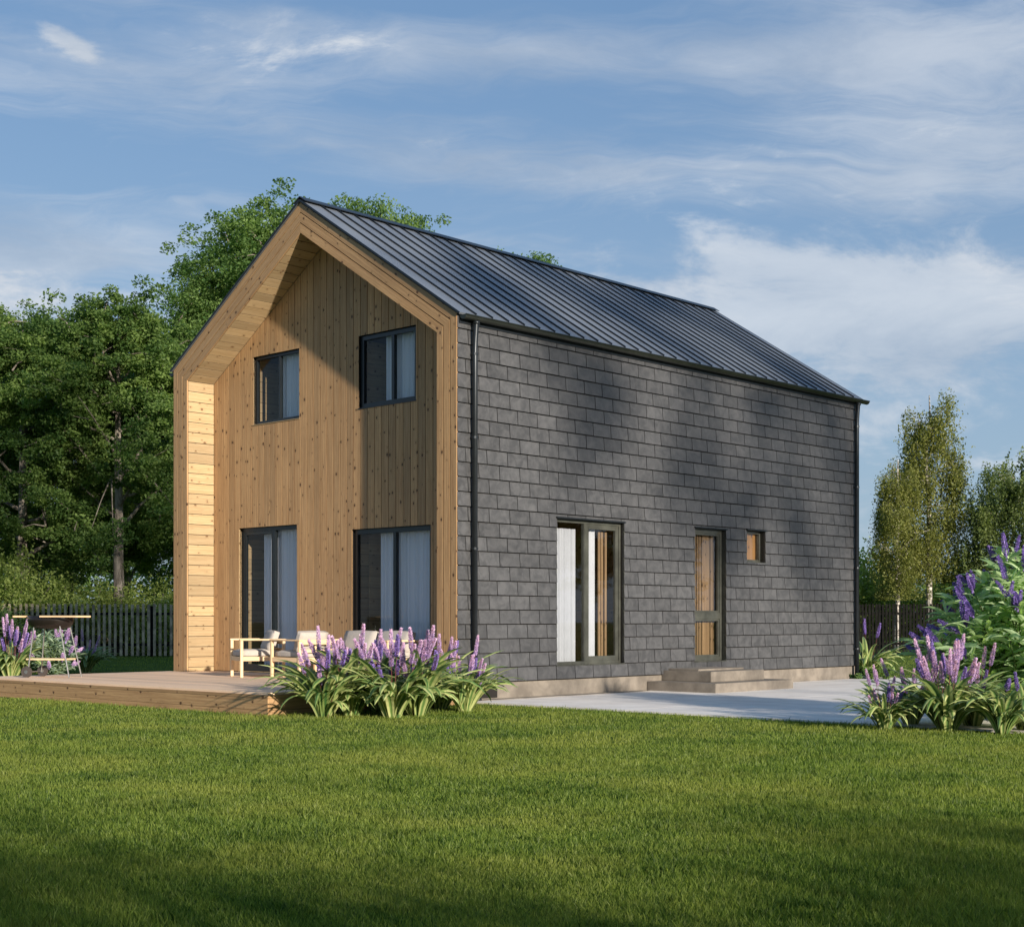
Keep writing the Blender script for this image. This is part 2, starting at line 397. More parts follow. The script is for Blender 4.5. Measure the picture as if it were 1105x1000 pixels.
# patio: slab 4 cm proud of the lawn
pt = MB()
for i in range(6):
    for j in range(5):
        s0 = .1+i*2.0; t1 = -j*3.0
        w = hw(s0+.004, t1-.004, -.05)
        pt.board(w, HU, -HV, Z1, 1.992, 2.992, .075, uo=(i*2, j*2))
o = pt.build('patio', M['patio']); o['kind'] = 'structure'

# ------------------------------------------------------------------ house
house = thing('timber_house', 'two storey gabled house with golden timber front and dark slate side wall', 'house', C0, HA)
def minus(rects, op):
    """subtract opening (a0,a1,b0,b1) from list of rects"""
    out = []
    for (a0, a1, b0, b1) in rects:
        o0, o1, p0, p1 = max(a0, op[0]), min(a1, op[1]), max(b0, op[2]), min(b1, op[3])
        if o0 >= o1 or p0 >= p1: out.append((a0, a1, b0, b1)); continue
        if a0 < o0: out.append((a0, o0, b0, b1))
        if o1 < a1: out.append((o1, a1, b0, b1))
        if b0 < p0: out.append((o0, o1, b0, p0))
        if p1 < b1: out.append((o0, o1, p1, b1))
    return out
FOPEN = [(4.272, 5.53, 4.53, 5.69), (1.45, 2.776, 4.54, 5.69), (4.331, 5.926, DECK+.02, 2.775), (1.124, 2.944, DECK+.02, 2.63)]
SOPEN = [(2.167, 3.817, .49, 2.755), (5.762, 6.69, .475, 2.77), (7.342, 7.942, 2.232, 2.80)]
BR = .42                           # width of the three-board frame
# inner opening profile of gable: z = innertop(t)
K = math.sqrt(1+SL*SL)
def offs(d):                       # points of the gable profile inset by d from outer face
    return [(d, 0), (d, EAVE-(d*(K-SL)) if d else EAVE), (HALF, RIDGE-d*K), (WID-d, EAVE-(d*(K-SL)) if d else EAVE), (WID-d, 0)]
def soff(t, d=BR):
    tt = min(t, WID-t); return RIDGE-d*K-SL*(HALF-tt)
# front frame: 3 rings x 4 mitred boards
fb = MB(); bk = MB()
bw = BR/3
for r in range(3):
    g_ = .008
    A = offs(r*bw+g_); B = offs((r+1)*bw-g_)
    for k in range(4):
        a0, a1, b0, b1 = A[k], A[k+1], B[k], B[k+1]
        z0 = 0.06 if True else 0
        P = [Vector((0, q[0], max(q[1], DECK+.005 if False else z0))) for q in (a0, a1, b1, b0)]
        fb.prism(P, (.024, 0, 0), P[1]-P[0])
fr_o = fb.build('front_frame', M['larch'], house)
A, B = offs(.036), offs(BR-.006)
for k in range(4):
    P = [Vector((.025, q[0], q[1])) for q in (A[k], A[k+1], B[k+1], B[k])]
    bk.prism(P, (.3, 0, 0), P[1]-P[0])
# reveals: left (t = WID-BR, faces -Y), right (t = BR faces +Y), soffits
rv = MB(); z = .1; top = offs(BR)[1][1]
for side in (0, 1):
    yy = BR-.014 if side == 0 else WID-BR
    z = DECK-.1
    while z < top:
        h = min(.178, top-z)
        rv.board((0.026, yy, z+.003), X1, Z1, Y1, REC-.03, h-.010, .014)
        z += .178
    # soffit boards, along slope
    p0 = Vector((0.026, BR if side == 0 else WID-BR, top)); p1 = Vector((0.026, HALF, RIDGE-BR*K))
    d = (p1-p0); L = d.length; d.normalize(); nrm = d.cross(X1); nrm = nrm if nrm.z > 0 else -nrm
    q = 0
    while q < L-.01:
        w = min(.178, L-q)
        rv.board(p0+d*(q+.003), X1, d, nrm, REC-.03, w-.012, .014); q += .178
rv.build('porch_lining', M['larch_pale'], house)
# frame body behind lining (dark) - porch shell
for side in (0, 1):
    yy = .02 if side == 0 else WID-BR+.016
    bk.box(.026, REC+.3, yy, yy+BR-.04, .05, top, var=.5)
# facade boards
fac = MB()
t0 = BR-.01; wb = .166; i = 0
def strip(mb, x, th, t0, t1, openings, g_, zb, udir=Z1):
    brk = [t0, t1]
    for o_ in openings:
        for e in (o_[0], o_[1]):
            if t0+1e-4 < e < t1-1e-4: brk.append(e)
    if t0 < HALF < t1: brk.append(HALF)
    brk = sorted(set(brk)); var = random.random(); uo = (random.random()*50, random.random()*50)
    for a, b_ in zip(brk, brk[1:]):
        aa = a+(g_ if a == t0 else 0); bb = b_-(g_ if b_ == t1 else 0)
        if bb-aa < .003: continue
        zs = [(zb, None)]
        for o_ in openings:
            if o_[0] < (a+b_)/2 < o_[1]: zs.append((o_[2], o_[3]))
        cur = zb
        for o_ in sorted([o_ for o_ in openings if o_[0] < (a+b_)/2 < o_[1]], key=lambda q: q[2]):
            if o_[2]-cur > .01:
                P = [Vector((x, aa, cur)), Vector((x, bb, cur)), Vector((x, bb, o_[2])), Vector((x, aa, o_[2]))]
                mb.prism(P, (th, 0, 0), udir, var, uo)
            cur = o_[3]
        P = [Vector((x, aa, cur)), Vector((x, bb, cur)), Vector((x, bb, soff(bb)-.004)), Vector((x, aa, soff(aa)-.004))]
        mb.prism(P, (th, 0, 0), udir, var, uo)
while t0 < WID-BR:
    t1 = min(t0+wb, WID-BR)
    strip(fac, REC, .02, t0, t1, FOPEN, .0062, DECK+.012); t0 = t1
fac.build('facade_cladding', M['larch'], house)
t0 = BR
while t0 < WID-BR-.01:
    t1 = min(t0+1.0, WID-BR); strip(bk, REC+.021, .12, t0, t1, FOPEN, 0, DECK-.1); t0 = t1
bk.build('porch_shell', M['gap'], house)
# side wall core with openings, other walls
wc = MB()
SX0 = .30
for (a0, a1, b0, b1) in [r for r in [(0, 0, 0, 0)] if 0]: pass
rects = [(SX0, LEN, .27, EAVE-.02)]
for o_ in SOPEN: rects = minus(rects, o_)
for (a0, a1, b0, b1) in rects: wc.box(a0, a1, .03, .14, b0, b1, var=.5)
wc.box(.0255, SX0, .0295, .0355, .27, EAVE-.02, var=.5)
wc.box(.3, LEN, WID-.28, WID-.03, .05, EAVE-.02, var=.5)
wc.prism([(LEN-.26, .28, .05), (LEN-.26, WID-.28, .05), (LEN-.26, WID-.28, EAVE), (LEN-.26, HALF, RIDGE-.12), (LEN-.26, .28, EAVE)], (.22, 0, 0), Z1, .5)
wc.build('wall_core', M['gap'], house)
# slates
sl = MB(); sl2 = MB()
row = .212; tw = .44
def slate_wall(mb, y, ny, x0, x1, opens):
    zz = .27; r = 0
    while zz < EAVE-.03:
        x = x0-tw*(.5 if r % 2 else 0)-(.05 if r % 3 == 0 else 0); zt = min(zz+row, EAVE-.02)
        while x < x1:
            a, b_ = max(x, x0), min(x+tw, x1); x += tw
            if b_-a < .02: continue
            var = random.random(); uo = (random.random()*40, random.random()*40)
            sag = random.uniform(-.0015, .0015); lift = random.uniform(0, .002)
            rs = [(a+.0075, b_-.0075, zz+.015+sag, zt+.0005)]
            for o_ in opens: rs = minus(rs, o_)
            for (p, q, z0, z1) in rs:
                if q-p < .006 or z1-z0 < .006: continue
                f0 = (zz+row-z0)/row; f1 = (zz+row-z1)/row       # thicker towards bottom edge
                d0 = .006+.016*f0+lift; d1 = .006+.016*max(f1, 0)+lift
                P = lambda xx, dd, z_: (xx, y+ny*dd, z_)
                A_ = [P(p, d0, z0), P(q, d0, z0), P(q, d1, z1), P(p, d1, z1)]
                if ny > 0: A_ = A_[::-1]
                mb.poly(A_, [(uo[0]+c[0]-a, uo[1]+c[2]-zz) for c in A_], var)
                mb.poly([P(p, -.03, z0), P(q, -.03, z0), P(q, d0, z0), P(p, d0, z0)], [(0, 0)]*4, var)
                mb.poly([P(p, -.03, z0), P(p, d0, z0), P(p, d1, z1), P(p, -.03, z1)], [(0, 0)]*4, var)
                mb.poly([P(q, d0, z0), P(q, -.03, z0), P(q, -.03, z1), P(q, d1, z1)], [(0, 0)]*4, var)
        zz += row; r += 1
slate_wall(sl, .012, -1, .005, LEN, SOPEN)
sl.build('slate_side_wall', M['slate'], house)
slate_wall(sl2, WID-.012, 1, .005, LEN, [])
sl2.build('slate_far_wall', M['slate'], house)
bw_ = MB()
for k in range(42):
    a = .02+k*(WID-.04)/42; b_ = a+(WID-.04)/42-.005
    bw_.prism([(LEN-.03, a, .1), (LEN-.03, b_, .1), (LEN-.03, b_, EAVE+SL*min(b_, WID-b_)-.08), (LEN-.03, a, EAVE+SL*min(a, WID-a)-.08)], (.03, 0, 0), Z1)
bw_.build('rear_cladding', M['larch'], house)
# plinth
pl = MB(); pl.box(.05, LEN-.02, .035, .30, -.1, .266); pl.box(.3, LEN-.02, WID-.3, WID-.035, -.1, .266); pl.box(LEN-.3, LEN-.03, .3, WID-.3, -.1, .264)
pl.box(.1, 4.3, -.16, .03, -.05, .034)
pl.build('plinth', M['concrete'], house, bevel=.004)
# steps (fixed to the house)
st = MB(); st.box(4.46, 6.75, -1.34, .03, -.1, .175); st.build('entrance_step', M['concrete'], house, bevel=.006)
st = MB(); st.box(4.86, 6.42, -.97, .03, .176, .345); st.build('entrance_step', M['concrete'], house, bevel=.006)
st = MB(); st.box(5.0, 6.32, -.62, .0, .346, .375); st.build('door_sill', M['concrete'], house, bevel=.003)
# interior
it = MB()
it.box(REC+.3, LEN-.3, .3, WID-.3, .1, DECK+.0, var=.4)
it.build('interior_floor', M['inner_wood'], house)
it = MB(); it.box(REC+.3, LEN-.3, .3, WID-.3, 2.95, 3.15, var=.4); it.build('interior_ceiling', M['plaster'], house)
it = MB(); k = 0
zz = DECK
while zz < 2.9:
    it.board((.9, 2.9, zz), X1, Z1, Y1, LEN-1.3, .172, .02); zz += .178
    it.board((4.4, .32, zz), Y1, Z1, X1, 2.6, .172, .02)
zz = DECK
while zz < 2.9:
    for tt in (5.928, 2.947): it.board((REC+.142, tt, zz), X1, Z1, Y1, 1.5, .172, .02)  # boards added beside the door panes, standing in for warm timber reflections
    zz += .178
zz = 3.16
while zz < 5.5:
    for tt in (5.545, 2.79): it.board((REC+.142, tt, zz), X1, Z1, Y1, 1.5, .172, .02)  # same stand-in for reflected timber in the upper gable windows
    zz += .178
zz = 3.16
while zz < 5.5:
    it.board((3.2, .32, zz), Y1, Z1, X1, WID-.7, .172, .02); zz += .178
it.build('partition_and_reflection_boards', M['larch_pale'], house)
# roof
rf = MB(); rs_ = MB(); OV0, OV1 = -.012, LEN+.10; th = .028
for side in (0, 1):
    sgn = 1 if side == 0 else -1
    e = Vector((0, -.055 if side == 0 else WID+.055, EAVE+.01-.055*SL)); r_ = Vector((0, HALF, RIDGE+.01))
    d = (r_-e); L = d.length; d.normalize(); nrm = Vector((0, -d.z*sgn, abs(d.y)))
    x = OV0; n = 33; pw = (OV1-OV0)/n
    for k in range(n):
        rf.board(e+X1*(x+k*pw), X1, d, nrm, pw, L, th, var=random.random())
        if k: rs_.board(e+X1*(x+k*pw-.012)+nrm*th+d*.01, d, X1, nrm, L-.06, .016, .026, var=.3)
roof = rf.build('roof', M['roof'], house)
rs_.build('standing_seam', M['trim'], roof)
rc = MB()
for sgn in (1, -1):
    d = Vector((0, -sgn, -SL)).normalized()
    nrm = Vector((0, -sgn*SL, 1)).normalized()
    rc.board(Vector((OV0-.012, HALF+sgn*.0, RIDGE+.01+th*K+.035)), X1, d, nrm, OV1-OV0+.024, .17, .012, var=.5)
    e = Vector((0, HALF-sgn*(HALF+.06), EAVE+.012-.06*SL)); L = math.hypot(HALF+.06, (HALF+.06)*SL)
    for xx in (OV0-.016, OV1): # verge trims
        rc.board(e+X1*xx, -d, X1, nrm, L, .012, th+.003, var=.5)
rc.build('ridge_cap', M['trim'], roof)
# eave fascia + gutter
gt = MB()
for sgn, y in ((-1, -.02), (1, WID+.02)):
    n = 9; rad = .062; cx = y+sgn*(.075); cz = EAVE-.035
    pr = []
    for k in range(n+1):
        a = math.pi+math.pi*k/n; pr.append((cx+rad*math.cos(a), cz+rad*math.sin(a)))
    inn = [(cx+(rad-.006)*math.cos(math.pi+math.pi*k/n), cz+(rad-.006)*math.sin(math.pi+math.pi*k/n)) for k in range(n+1)]
    prof = pr+inn[::-1]; xa, xb = .03, LEN+.22
    for k in range(len(prof)):
        a, b_ = prof[k], prof[(k+1) % len(prof)]
        gt.poly([(xa, *a), (xb, *a), (xb, *b_), (xa, *b_)], None, .5)
    for xx in (xa, xb): gt.poly([(xx, *p) for p in pr], None, .5)
    gt.tube([(xa-.004, cx+sgn*rad, cz), (xb, cx+sgn*rad, cz)], .011, 8)
gt.build('gutter', M['gutter'], house)
fa = MB(); fa.box(.032, LEN+.02, -.022, .0, EAVE-.14, EAVE-.03); fa.box(.032, LEN+.02, WID, WID+.022, EAVE-.14, EAVE-.03); fa.build('eave_board', M['trim'], house)
for sx, side in ((.30, 0), (LEN-.12, 0)):
    dp = MB(); g0 = EAVE-.1
    dp.tube([(sx, -.095, g0), (sx, -.09, g0-.05), (sx, -.07, g0-.28), (sx, -.065, g0-.4), (sx, -.065, .12)], .042, 14)
    dp.tube([(sx, -.095, g0+.01), (sx, -.095, g0-.04)], .052, 14)
    dp.tube([(sx, -.065, .13), (sx, -.09, .06), (sx, -.16, .03)], .044, 14)
    d_ = dp.build('downpipe', M['gutter' if side else 'trim'], house, smooth=True, merge=True)
    for zz in (.6, 2.2, 3.8, 5.0):
        br = MB(); br.tube([(sx, -.065, zz), (sx, -.065, zz+.035)], .049, 14); br.box(sx-.012, sx+.012, -.03, .0, zz, zz+.03)
        br.build('pipe_bracket', M['trim'], d_)

# windows ----------------------------------------------------------
def window(kind, face, op, rec, fw, mull, trans, fmat, lining, label=None, sash=None, depth=.06):
    """face 'f': plane X=REC facing -X, a=t; face 's': plane Y=0 facing -Y, a=s"""
    a0, a1, z0, z1 = op
    if face == 'f': P = lambda a, n, z: Vector((REC-n, a, z)); A_, N_ = Y1, -X1
    else: P = lambda a, n, z: Vector((a, -n, z)); A_, N_ = X1, -Y1
    fr = MB()
    e = .002
    def bar(a, b_, c, d, n0=-rec-depth, n1=-rec, **k):     # rectangle a..b_, z c..d
        fr.board(P(a, n0, c), A_, Z1, N_, b_-a, d-c, n1-n0, **k)
    bar(a0+e, a0+fw, z0+e, z1-e); bar(a1-fw, a1-e, z0+e, z1-e)
    bar(a0+fw, a1-fw, z0+e, z0+fw); bar(a0+fw, a1-fw, z1-fw, z1-e)
    cells_a = [a0+fw]+[x for m_ in mull for x in (m_-fw*.45, m_+fw*.45)]+[a1-fw]
    for m_ in mull: bar(m_-fw*.45, m_+fw*.45, z0+fw, z1-fw)
    cells_z = [z0+fw]+[x for m_ in trans for x in (m_-.055, m_+.055)]+[z1-fw]
    for m_ in trans:
        for i in range(0, len(cells_a), 2): bar(cells_a[i], cells_a[i+1], m_-.055, m_+.055)
    w = fr.build(kind, M[fmat], house, bevel=.004)
    if label: w['label'] = label
    for i in range(0, len(cells_a), 2):
        sf = sash[i//2] if sash else 0
        for j in range(0, len(cells_z), 2):
            x0, x1, y0, y1 = cells_a[i]+.001, cells_a[i+1]-.001, cells_z[j]+.001, cells_z[j+1]-.001
            if sf:
                q = MB()
                for (a, b_, c, d) in ((x0, x0+sf, y0, y1), (x1-sf, x1, y0, y1), (x0+sf, x1-sf, y0, y0+sf), (x0+sf, x1-sf, y1-sf, y1)):
                    q.board(P(a, -rec-.05, c), A_, Z1, N_, b_-a, d-c, .04)
                q.build('sash', M[fmat], w, bevel=.003)
                x0 += sf; x1 -= sf; y0 += sf; y1 -= sf
            gq = MB(); n_ = -rec-.03
            pts = [P(x0, n_, y0), P(x1, n_, y0), P(x1, n_, y1), P(x0, n_, y1)]
            if (pts[1]-pts[0]).cross(pts[2]-pts[1]).dot(N_) < 0: pts = pts[::-1]
            gq.poly(pts); gq.build('glass_pane', M['glass_porch' if face == 'f' else 'glass'], w)
    # lining of the opening
    ln = MB(); tk = .012; n0, n1 = -.14, -.001
    for (a, b_, c, d) in ((a0-tk, a0, z0, z1), (a1, a1+tk, z0, z1)):
        ln.board(P(a, n0, c), Z1, N_, A_, d-c, n1-n0, tk)
    ln.board(P(a0-tk, n0, z1), A_, N_, Z1, a1-a0+2*tk, n1-n0, tk)
    ln.board(P(a0-tk, n0, z0-tk), A_, N_, Z1, a1-a0+2*tk, n1-n0+.012, tk)
    ln.build('reveal', M[lining], w)
    return w
window('window', 'f', FOPEN[0], .05, .055, [4.86], [], 'anthracite', 'larch_pale')
window('window', 'f', FOPEN[1], .045, .075, [2.02], [], 'anthracite', 'anthracite')
window('glazed_door', 'f', FOPEN[2], .06, .07, [5.02], [], 'anthracite', 'larch_pale', sash=[0, .05])
window('glazed_door', 'f', FOPEN[3], .055, .08, [1.99], [], 'anthracite', 'anthracite')
window('glazed_door', 's', SOPEN[0], .07, .05, [2.92], [], 'olive', 'olive', sash=[0, .075], depth=.07)
window('entrance_door', 's', SOPEN[1], .09, .07, [], [1.26], 'olive', 'olive', sash=[.035], depth=.06)
window('window', 's', SOPEN[2], .11, .05, [], [], 'olive', 'olive')
# drips over openings
for o_ in SOPEN:
    dr = MB(); dr.box(o_[0]-.02, o_[1]+.02, -.03, .012, o_[3]+.001, o_[3]+.022)
    dr.build('lintel_flashing', M['trim'], house)

# curtains (hang inside, one thing per window)
def curtain(label, face, a0, a1, z0, z1, n, m='curtain', folds=9, amp=.03, name='curtain'):
    b = MB(); steps = int((a1-a0)/.012); pts = []
    for i in range(steps+1):
        a = a0+(a1-a0)*i/steps; ph = i/steps*folds*2*math.pi
        d = n+amp*math.sin(ph+.9*math.sin(ph*.37))+amp*.4*math.sin(ph*2.3+1)
        pts.append((a, d))
    for (p, q) in zip(pts, pts[1:]):
        f = (lambda a, d, z: (REC+d, a, z)) if face == 'f' else (lambda a, d, z: (a, d, z))
        b.poly([f(*p, z0), f(*q, z0), f(*q, z1), f(*p, z1)], None, .5)
    o = b.build(name, M[m], None, smooth=True, merge=True)
    o.location = C0; o.rotation_euler = (0, 0, HA)
    return tag(o, label, 'curtain')
curtain('pale sheer curtain behind the left upper gable window', 'f', 4.30, 4.95, 4.50, 5.68, .21, folds=5, amp=.05)
curtain('pale sheer curtain behind the right upper gable window', 'f', 1.47, 2.30, 4.5, 5.68, .21, folds=7, amp=.05)
curtain('pale sheer curtain behind the left terrace door', 'f', 4.36, 5.42, .31, 2.76, .21, folds=10, amp=.05)
curtain('pale sheer curtain behind the right terrace door', 'f', 1.15, 2.45, .31, 2.66, .21, folds=11, amp=.05)
curtain('white curtain behind the tall window in the slate wall', 's', 2.30, 2.80, .5, 2.62, .20, folds=5, amp=.03, m='curtain_side')
curtain('narrow gathered white curtain by the middle post of the tall slate wall window', 's', 3.16, 3.30, .5, 2.74, .20, folds=4, amp=.02, m='curtain_side')
bl = MB()
for a in (3.37, 3.44, 3.53): bl.board((a, .17, .5), Z1, X1, Y1, 2.1, .05, .02)
o = bl.build('slat_screen', M['brown_slat']); o.location = C0; o.rotation_euler = (0, 0, HA); tag(o, 'brown timber slat screen behind the right sash of the tall slate wall window', 'screen')
bl = MB()
for k, (a, w_) in enumerate(((5.84, .07), (5.925, .13), (6.09, .05), (6.16, .06), (6.25, .22), (6.50, .07), (6.585, .05))):
    bl.board((a, .20, .5), Z1, X1, Y1, 2.2, w_, .02)
o = bl.build('slat_blind', M['brown_slat']); o.location = C0; o.rotation_euler = (0, 0, HA); tag(o, 'vertical timber slat blind behind the narrow entrance door glass', 'blind')
bl = MB(); bl.board((7.34, .19, 2.2), Z1, X1, Y1, .65, .8, .02)
o = bl.build('wall_panel', M['inner_wood'], house)

# ------------------------------------------------------------------ deck
deck = thing('timber_deck', 'low timber deck with knotty fascia in front of the gable', 'deck', C0, HA)
db = MB(); x = -3.56; DT0, DT1 = -.27, 7.10
while x < REC-.02:
    w = min(.14, REC-.02-x)
    if x+w > -.0:      # under the gable: only between the frame posts
        db.board((x, BR+.005 if x > .0-.14 else DT0, DECK-.028), Y1, X1, Z1, WID-2*BR-.01, w-.004, .028)
    else: db.board((x, DT0, DECK-.028), Y1, X1, Z1, DT1-DT0, w-.004, .028)
    x += .14
db.build('deck_boards', M['deck'], deck)
df = MB(); xs = -3.56
for (z0, z1, o_) in ((.222, .262, .0), (.075, .218, -.006), (-.02, .071, .0)):
    df.board((xs-.022+o_*0, DT0-.022, z0), Y1, Z1, X1, DT1-DT0+.044, z1-z0, .024-o_)
    df.board((xs+.004, DT0-.022, z0), X1, Z1, Y1, 3.55, z1-z0, .02)
    df.board((xs+.004, DT1+.002, z0), X1, Z1, Y1, 3.55, z1-z0, .02)
df.build('fascia', M['larch'], deck)

# ------------------------------------------------------------------ garden furniture
def seat_unit(name, label, cat, width, s, t, rz, group=None):
    """faces local -Y; width along X; origin at centre on floor"""
    o = thing(name, label, cat, hw(s, t, DECK), HA+rz, group)
    hw_, d = width/2, .36; b = MB(); L = .045
    for sx in (-1, 1):
        for sy in (-1, 1):
            q = MB(); x = sx*(hw_-L/2)-L/2; y = sy*(d-L/2)-L/2
            q.box(x, x+L, y, y+L, 0, .575); q.build('leg', M['pale_wood'], o, bevel=.005)
        q = MB(); x = sx*(hw_-L/2)-.03; q.box(x, x+.06, -d-.01, d+.01, .576, .602); q.build('armrest', M['pale_wood'], o, bevel=.005)
    b.box(-hw_+L+.001, hw_-L-.001, -d+.005, -d+.035, .255, .325); b.box(-hw_+L+.001, hw_-L-.001, d-.035, d-.005, .255, .325)
    for sx in (-1, 1):
        x = sx*(hw_-L/2)-.015; b.box(x, x+.03, -d+L+.001, d-L-.001, .255, .325)
    b.box(-hw_+L+.001, hw_-L-.001, -d+.036, d-.036, .285, .305)
    b.build('seat_frame', M['pale_wood'], o, bevel=.003)
    bk_ = MB(); bk_.box(-hw_+L+.001, hw_-L-.001, d-.032, d-.008, .52, .60)
    bk_.box(-hw_+L+.001, hw_-L-.001, d-.032, d-.008, .40, .45); bk_.build('backrest', M['pale_wood'], o, bevel=.003)
    n = max(1, round(width/.8)); cw = (width-.1)/n
    for i in range(n):
        x0 = -hw_+.05+i*cw
        cushion('seat_cushion', (x0+cw/2, -.03, .375), (cw-.01, .64, .115), (0, 0, 0), o)
        cushion('back_cushion', (x0+cw/2, .20, .565), (cw-.05, .13, .34), (R(-20), 0, 0), o)
    return o
def cushion(name, loc, size, rot, parent):
    import bmesh
    bm = bmesh.new(); bmesh.ops.create_cube(bm, size=1)
    bmesh.ops.subdivide_edges(bm, edges=bm.edges, cuts=5, use_grid_fill=True)
    for v in bm.verts:
        c = v.co
        th = min(range(3), key=lambda i: size[i])
        o_ = [i for i in range(3) if i != th]
        e = max(abs(c[o_[0]]), abs(c[o_[1]]))*2
        f = 1-.42*max(0, (e-.45)/.55)**2.2
        corner = 1-.05*(1-abs(abs(c[o_[0]])-abs(c[o_[1]]))*2)*(e > .9)
        c[th] *= f*1.12*(1+.06*math.sin(9*c[o_[0]]+4*c[o_[1]]))
        c[o_[0]] *= corner; c[o_[1]] *= corner
    for v in bm.verts: v.co = Vector((v.co[i]*size[i] for i in range(3)))
    me = bpy.data.meshes.new(name); bm.to_mesh(me); bm.free(); me.materials.append(M['cushion'])
    for p in me.polygons: p.use_smooth = True
    o = link(name, me, parent); o.location = loc; o.rotation_euler = rot; return o
seat_unit('armchair', 'pale timber armchair with white cushions, the one standing farthest left on the deck', 'armchair', .70, -.48, 4.02, R(67-180), 'garden armchairs on the deck')
seat_unit('armchair', 'pale timber armchair with white cushions, partly hidden by the lilac flower spikes', 'armchair', .72, -.40, 2.98, R(180), 'garden armchairs on the deck')
seat_unit('garden_sofa', 'wide white cushioned timber sofa in front of the right terrace door', 'sofa', 1.70, -.02, 1.90, R(-90))

# barbecue
gx, gy = -7.28, 23.0
bq = thing('barbecue', 'black barbecue bowl on thin legs with wooden shelves and two wheels at deck end', 'barbecue', (gx, gy, DECK), R(-12))
b = MB(); n = 28
prof = [(0, .755), (.22, .757), (.31, .78), (.36, .83), (.378, .89), (.38, .965), (.365, .965), (.355, .90), (.0, .86)]
for i in range(len(prof)-1):
    (r0, z0), (r1, z1) = prof[i], prof[i+1]
    for k in range(n):
        a, c = 2*math.pi*k/n, 2*math.pi*(k+1)/n
        f = lambda r, z_, a_: (r*math.cos(a_), r*.72*math.sin(a_), z_)
        q = [f(r0, z0, c), f(r0, z0, a), f(r1, z1, a), f(r1, z1, c)]
        if r0 == 0: q = [q[1], q[2], q[3]]
        if r1 == 0: q = [q[0], q[1], q[2]]
        b.poly(q)
b.build('bowl', M['black_metal'], bq, smooth=True, merge=True)
for (x0, x1, y0, y1) in ((-.55, -.385, -.2, .2), (.385, .58, -.2, .2), (-.02, .58, -.32, -.285)):
    q = MB(); q.box(x0, x1, y0, y1, .94, .966); q.build('side_shelf', M['pale_wood'], bq, bevel=.004)
for (x, y, xt) in ((-.28, -.2, -.20), (.42, -.19, .24), (-.28, .2, -.2), (.42, .2, .24), ):
    q = MB(); q.tube([(x, y, .0 if x > 0 else .08), (xt, y*.8, .80)], .012, 8); q.build('leg', M['steel'], bq, smooth=True)
q = MB(); q.box(-.33, .33, -.18, .18, .27, .295); q.build('lower_shelf', M['pale_wood'], bq, bevel=.003)
for y in (-.24, .24):
    q = MB(); q.tube([(-.28, y-.02, .085), (-.28, y+.02, .085)], [.085, .085], 24)
    wl = q.build('wheel', M['rubber'], bq)
    q = MB(); q.tube([(-.28, y-.026, .085), (-.28, y+.026, .085)], .03, 16); q.build('hub', M['steel'], wl)
q = MB(); q.tube([(-.28, -.24, .085), (-.28, .24, .085)], .008, 8); q.build('axle', M['steel'], bq)

# ------------------------------------------------------------------ fences
def fence(name, label, x0, x1, y0, y1, h, pitch, pw, pm='fence'):
    ang = math.atan2(y1-y0, x1-x0); L = math.hypot(x1-x0, y1-y0)
    o = thing(name, label, 'fence', (x0, y0, 0), ang)
    pk = MB(); x = 0; k = 0
    while x < L:
        hh = h+random.uniform(-.015, .015); j = random.uniform(-.006, .006)
        pk.board((x+j, -.012, .04), Z1, X1, Y1, hh-.04, pw*random.uniform(.92, 1.05), .024)
        x += pitch
    pk.build('picket_panel', M[pm], o)
    rl = MB()
    for z_ in (.35, h-.35): rl.box(0, L, .013, .05, z_, z_+.08)
    rl.build('rail', M['fence'], o)
    x = 1.2
    while x < L:
        q = MB(); q.box(x, x+.09, .052, .14, 0, h-.06); q.build('post', M['fence'], o); x += 2.6
fence('picket_fence', 'dark picket fence behind the lawn left of the house', -20.5, -7.6, 46, 46.4, 1.68, .175, .085, 'fence_light')
fence('picket_fence', 'dark closely spaced picket fence right of the house', 8.5, 24, 48.6, 48, 1.70, .112, .074)

# ------------------------------------------------------------------ vegetation
rng = np.random.default_rng(11)
def leaf_mesh(name, P, m, size, seed=0, aspect=1.8, up=.35, var=None, droop=None, flat=False):
    """many leaf quads (rhombus) at positions P (n,3)"""
    r = np.random.default_rng(seed); n = len(P)
    nrm = r.normal(size=(n, 3)); nrm[:, 2] = np.abs(nrm[:, 2])+up; nrm /= np.linalg.norm(nrm, axis=1)[:, None]
    ax = r.normal(size=(n, 3))
    if droop is not None: ax = ax*.35; ax[:, 2] -= droop
    ax -= nrm*(ax*nrm).sum(1)[:, None]; ax /= np.linalg.norm(ax, axis=1)[:, None]+1e-9
    bx = np.cross(nrm, ax); s = size*r.uniform(.65, 1.25, n)[:, None]
    fold = nrm*s*.15
    a = P-ax*s*.5; c = P+ax*s*.5; b = P+bx*s*.5/aspect*1.0+fold; d = P-bx*s*.5/aspect+fold
    V = np.stack([a, b, c, d], 1).reshape(-1, 3)
    F = np.arange(n*4).reshape(n, 4)
    if var is None: var = np.full(n, .5)
    va = np.clip(var+r.normal(size=n)*.18, 0, 1)
    return mesh_np(name, V, None, F, None, va, m)
def limb(start, d, L, r0, r, seg=5, lift=.25, wob=.18):
    pts = [Vector(start)]; d = Vector(d).normalized(); rr = [r0]
    for i in range(seg):
        d = (d+Vector((r.normal()*wob, r.normal()*wob, lift*.5+r.normal()*wob*.6))).normalized()
        pts.append(pts[-1]+d*L/seg); rr.append(r0*(1-(i+1)/seg)*.9+r0*.1)
    return pts, rr
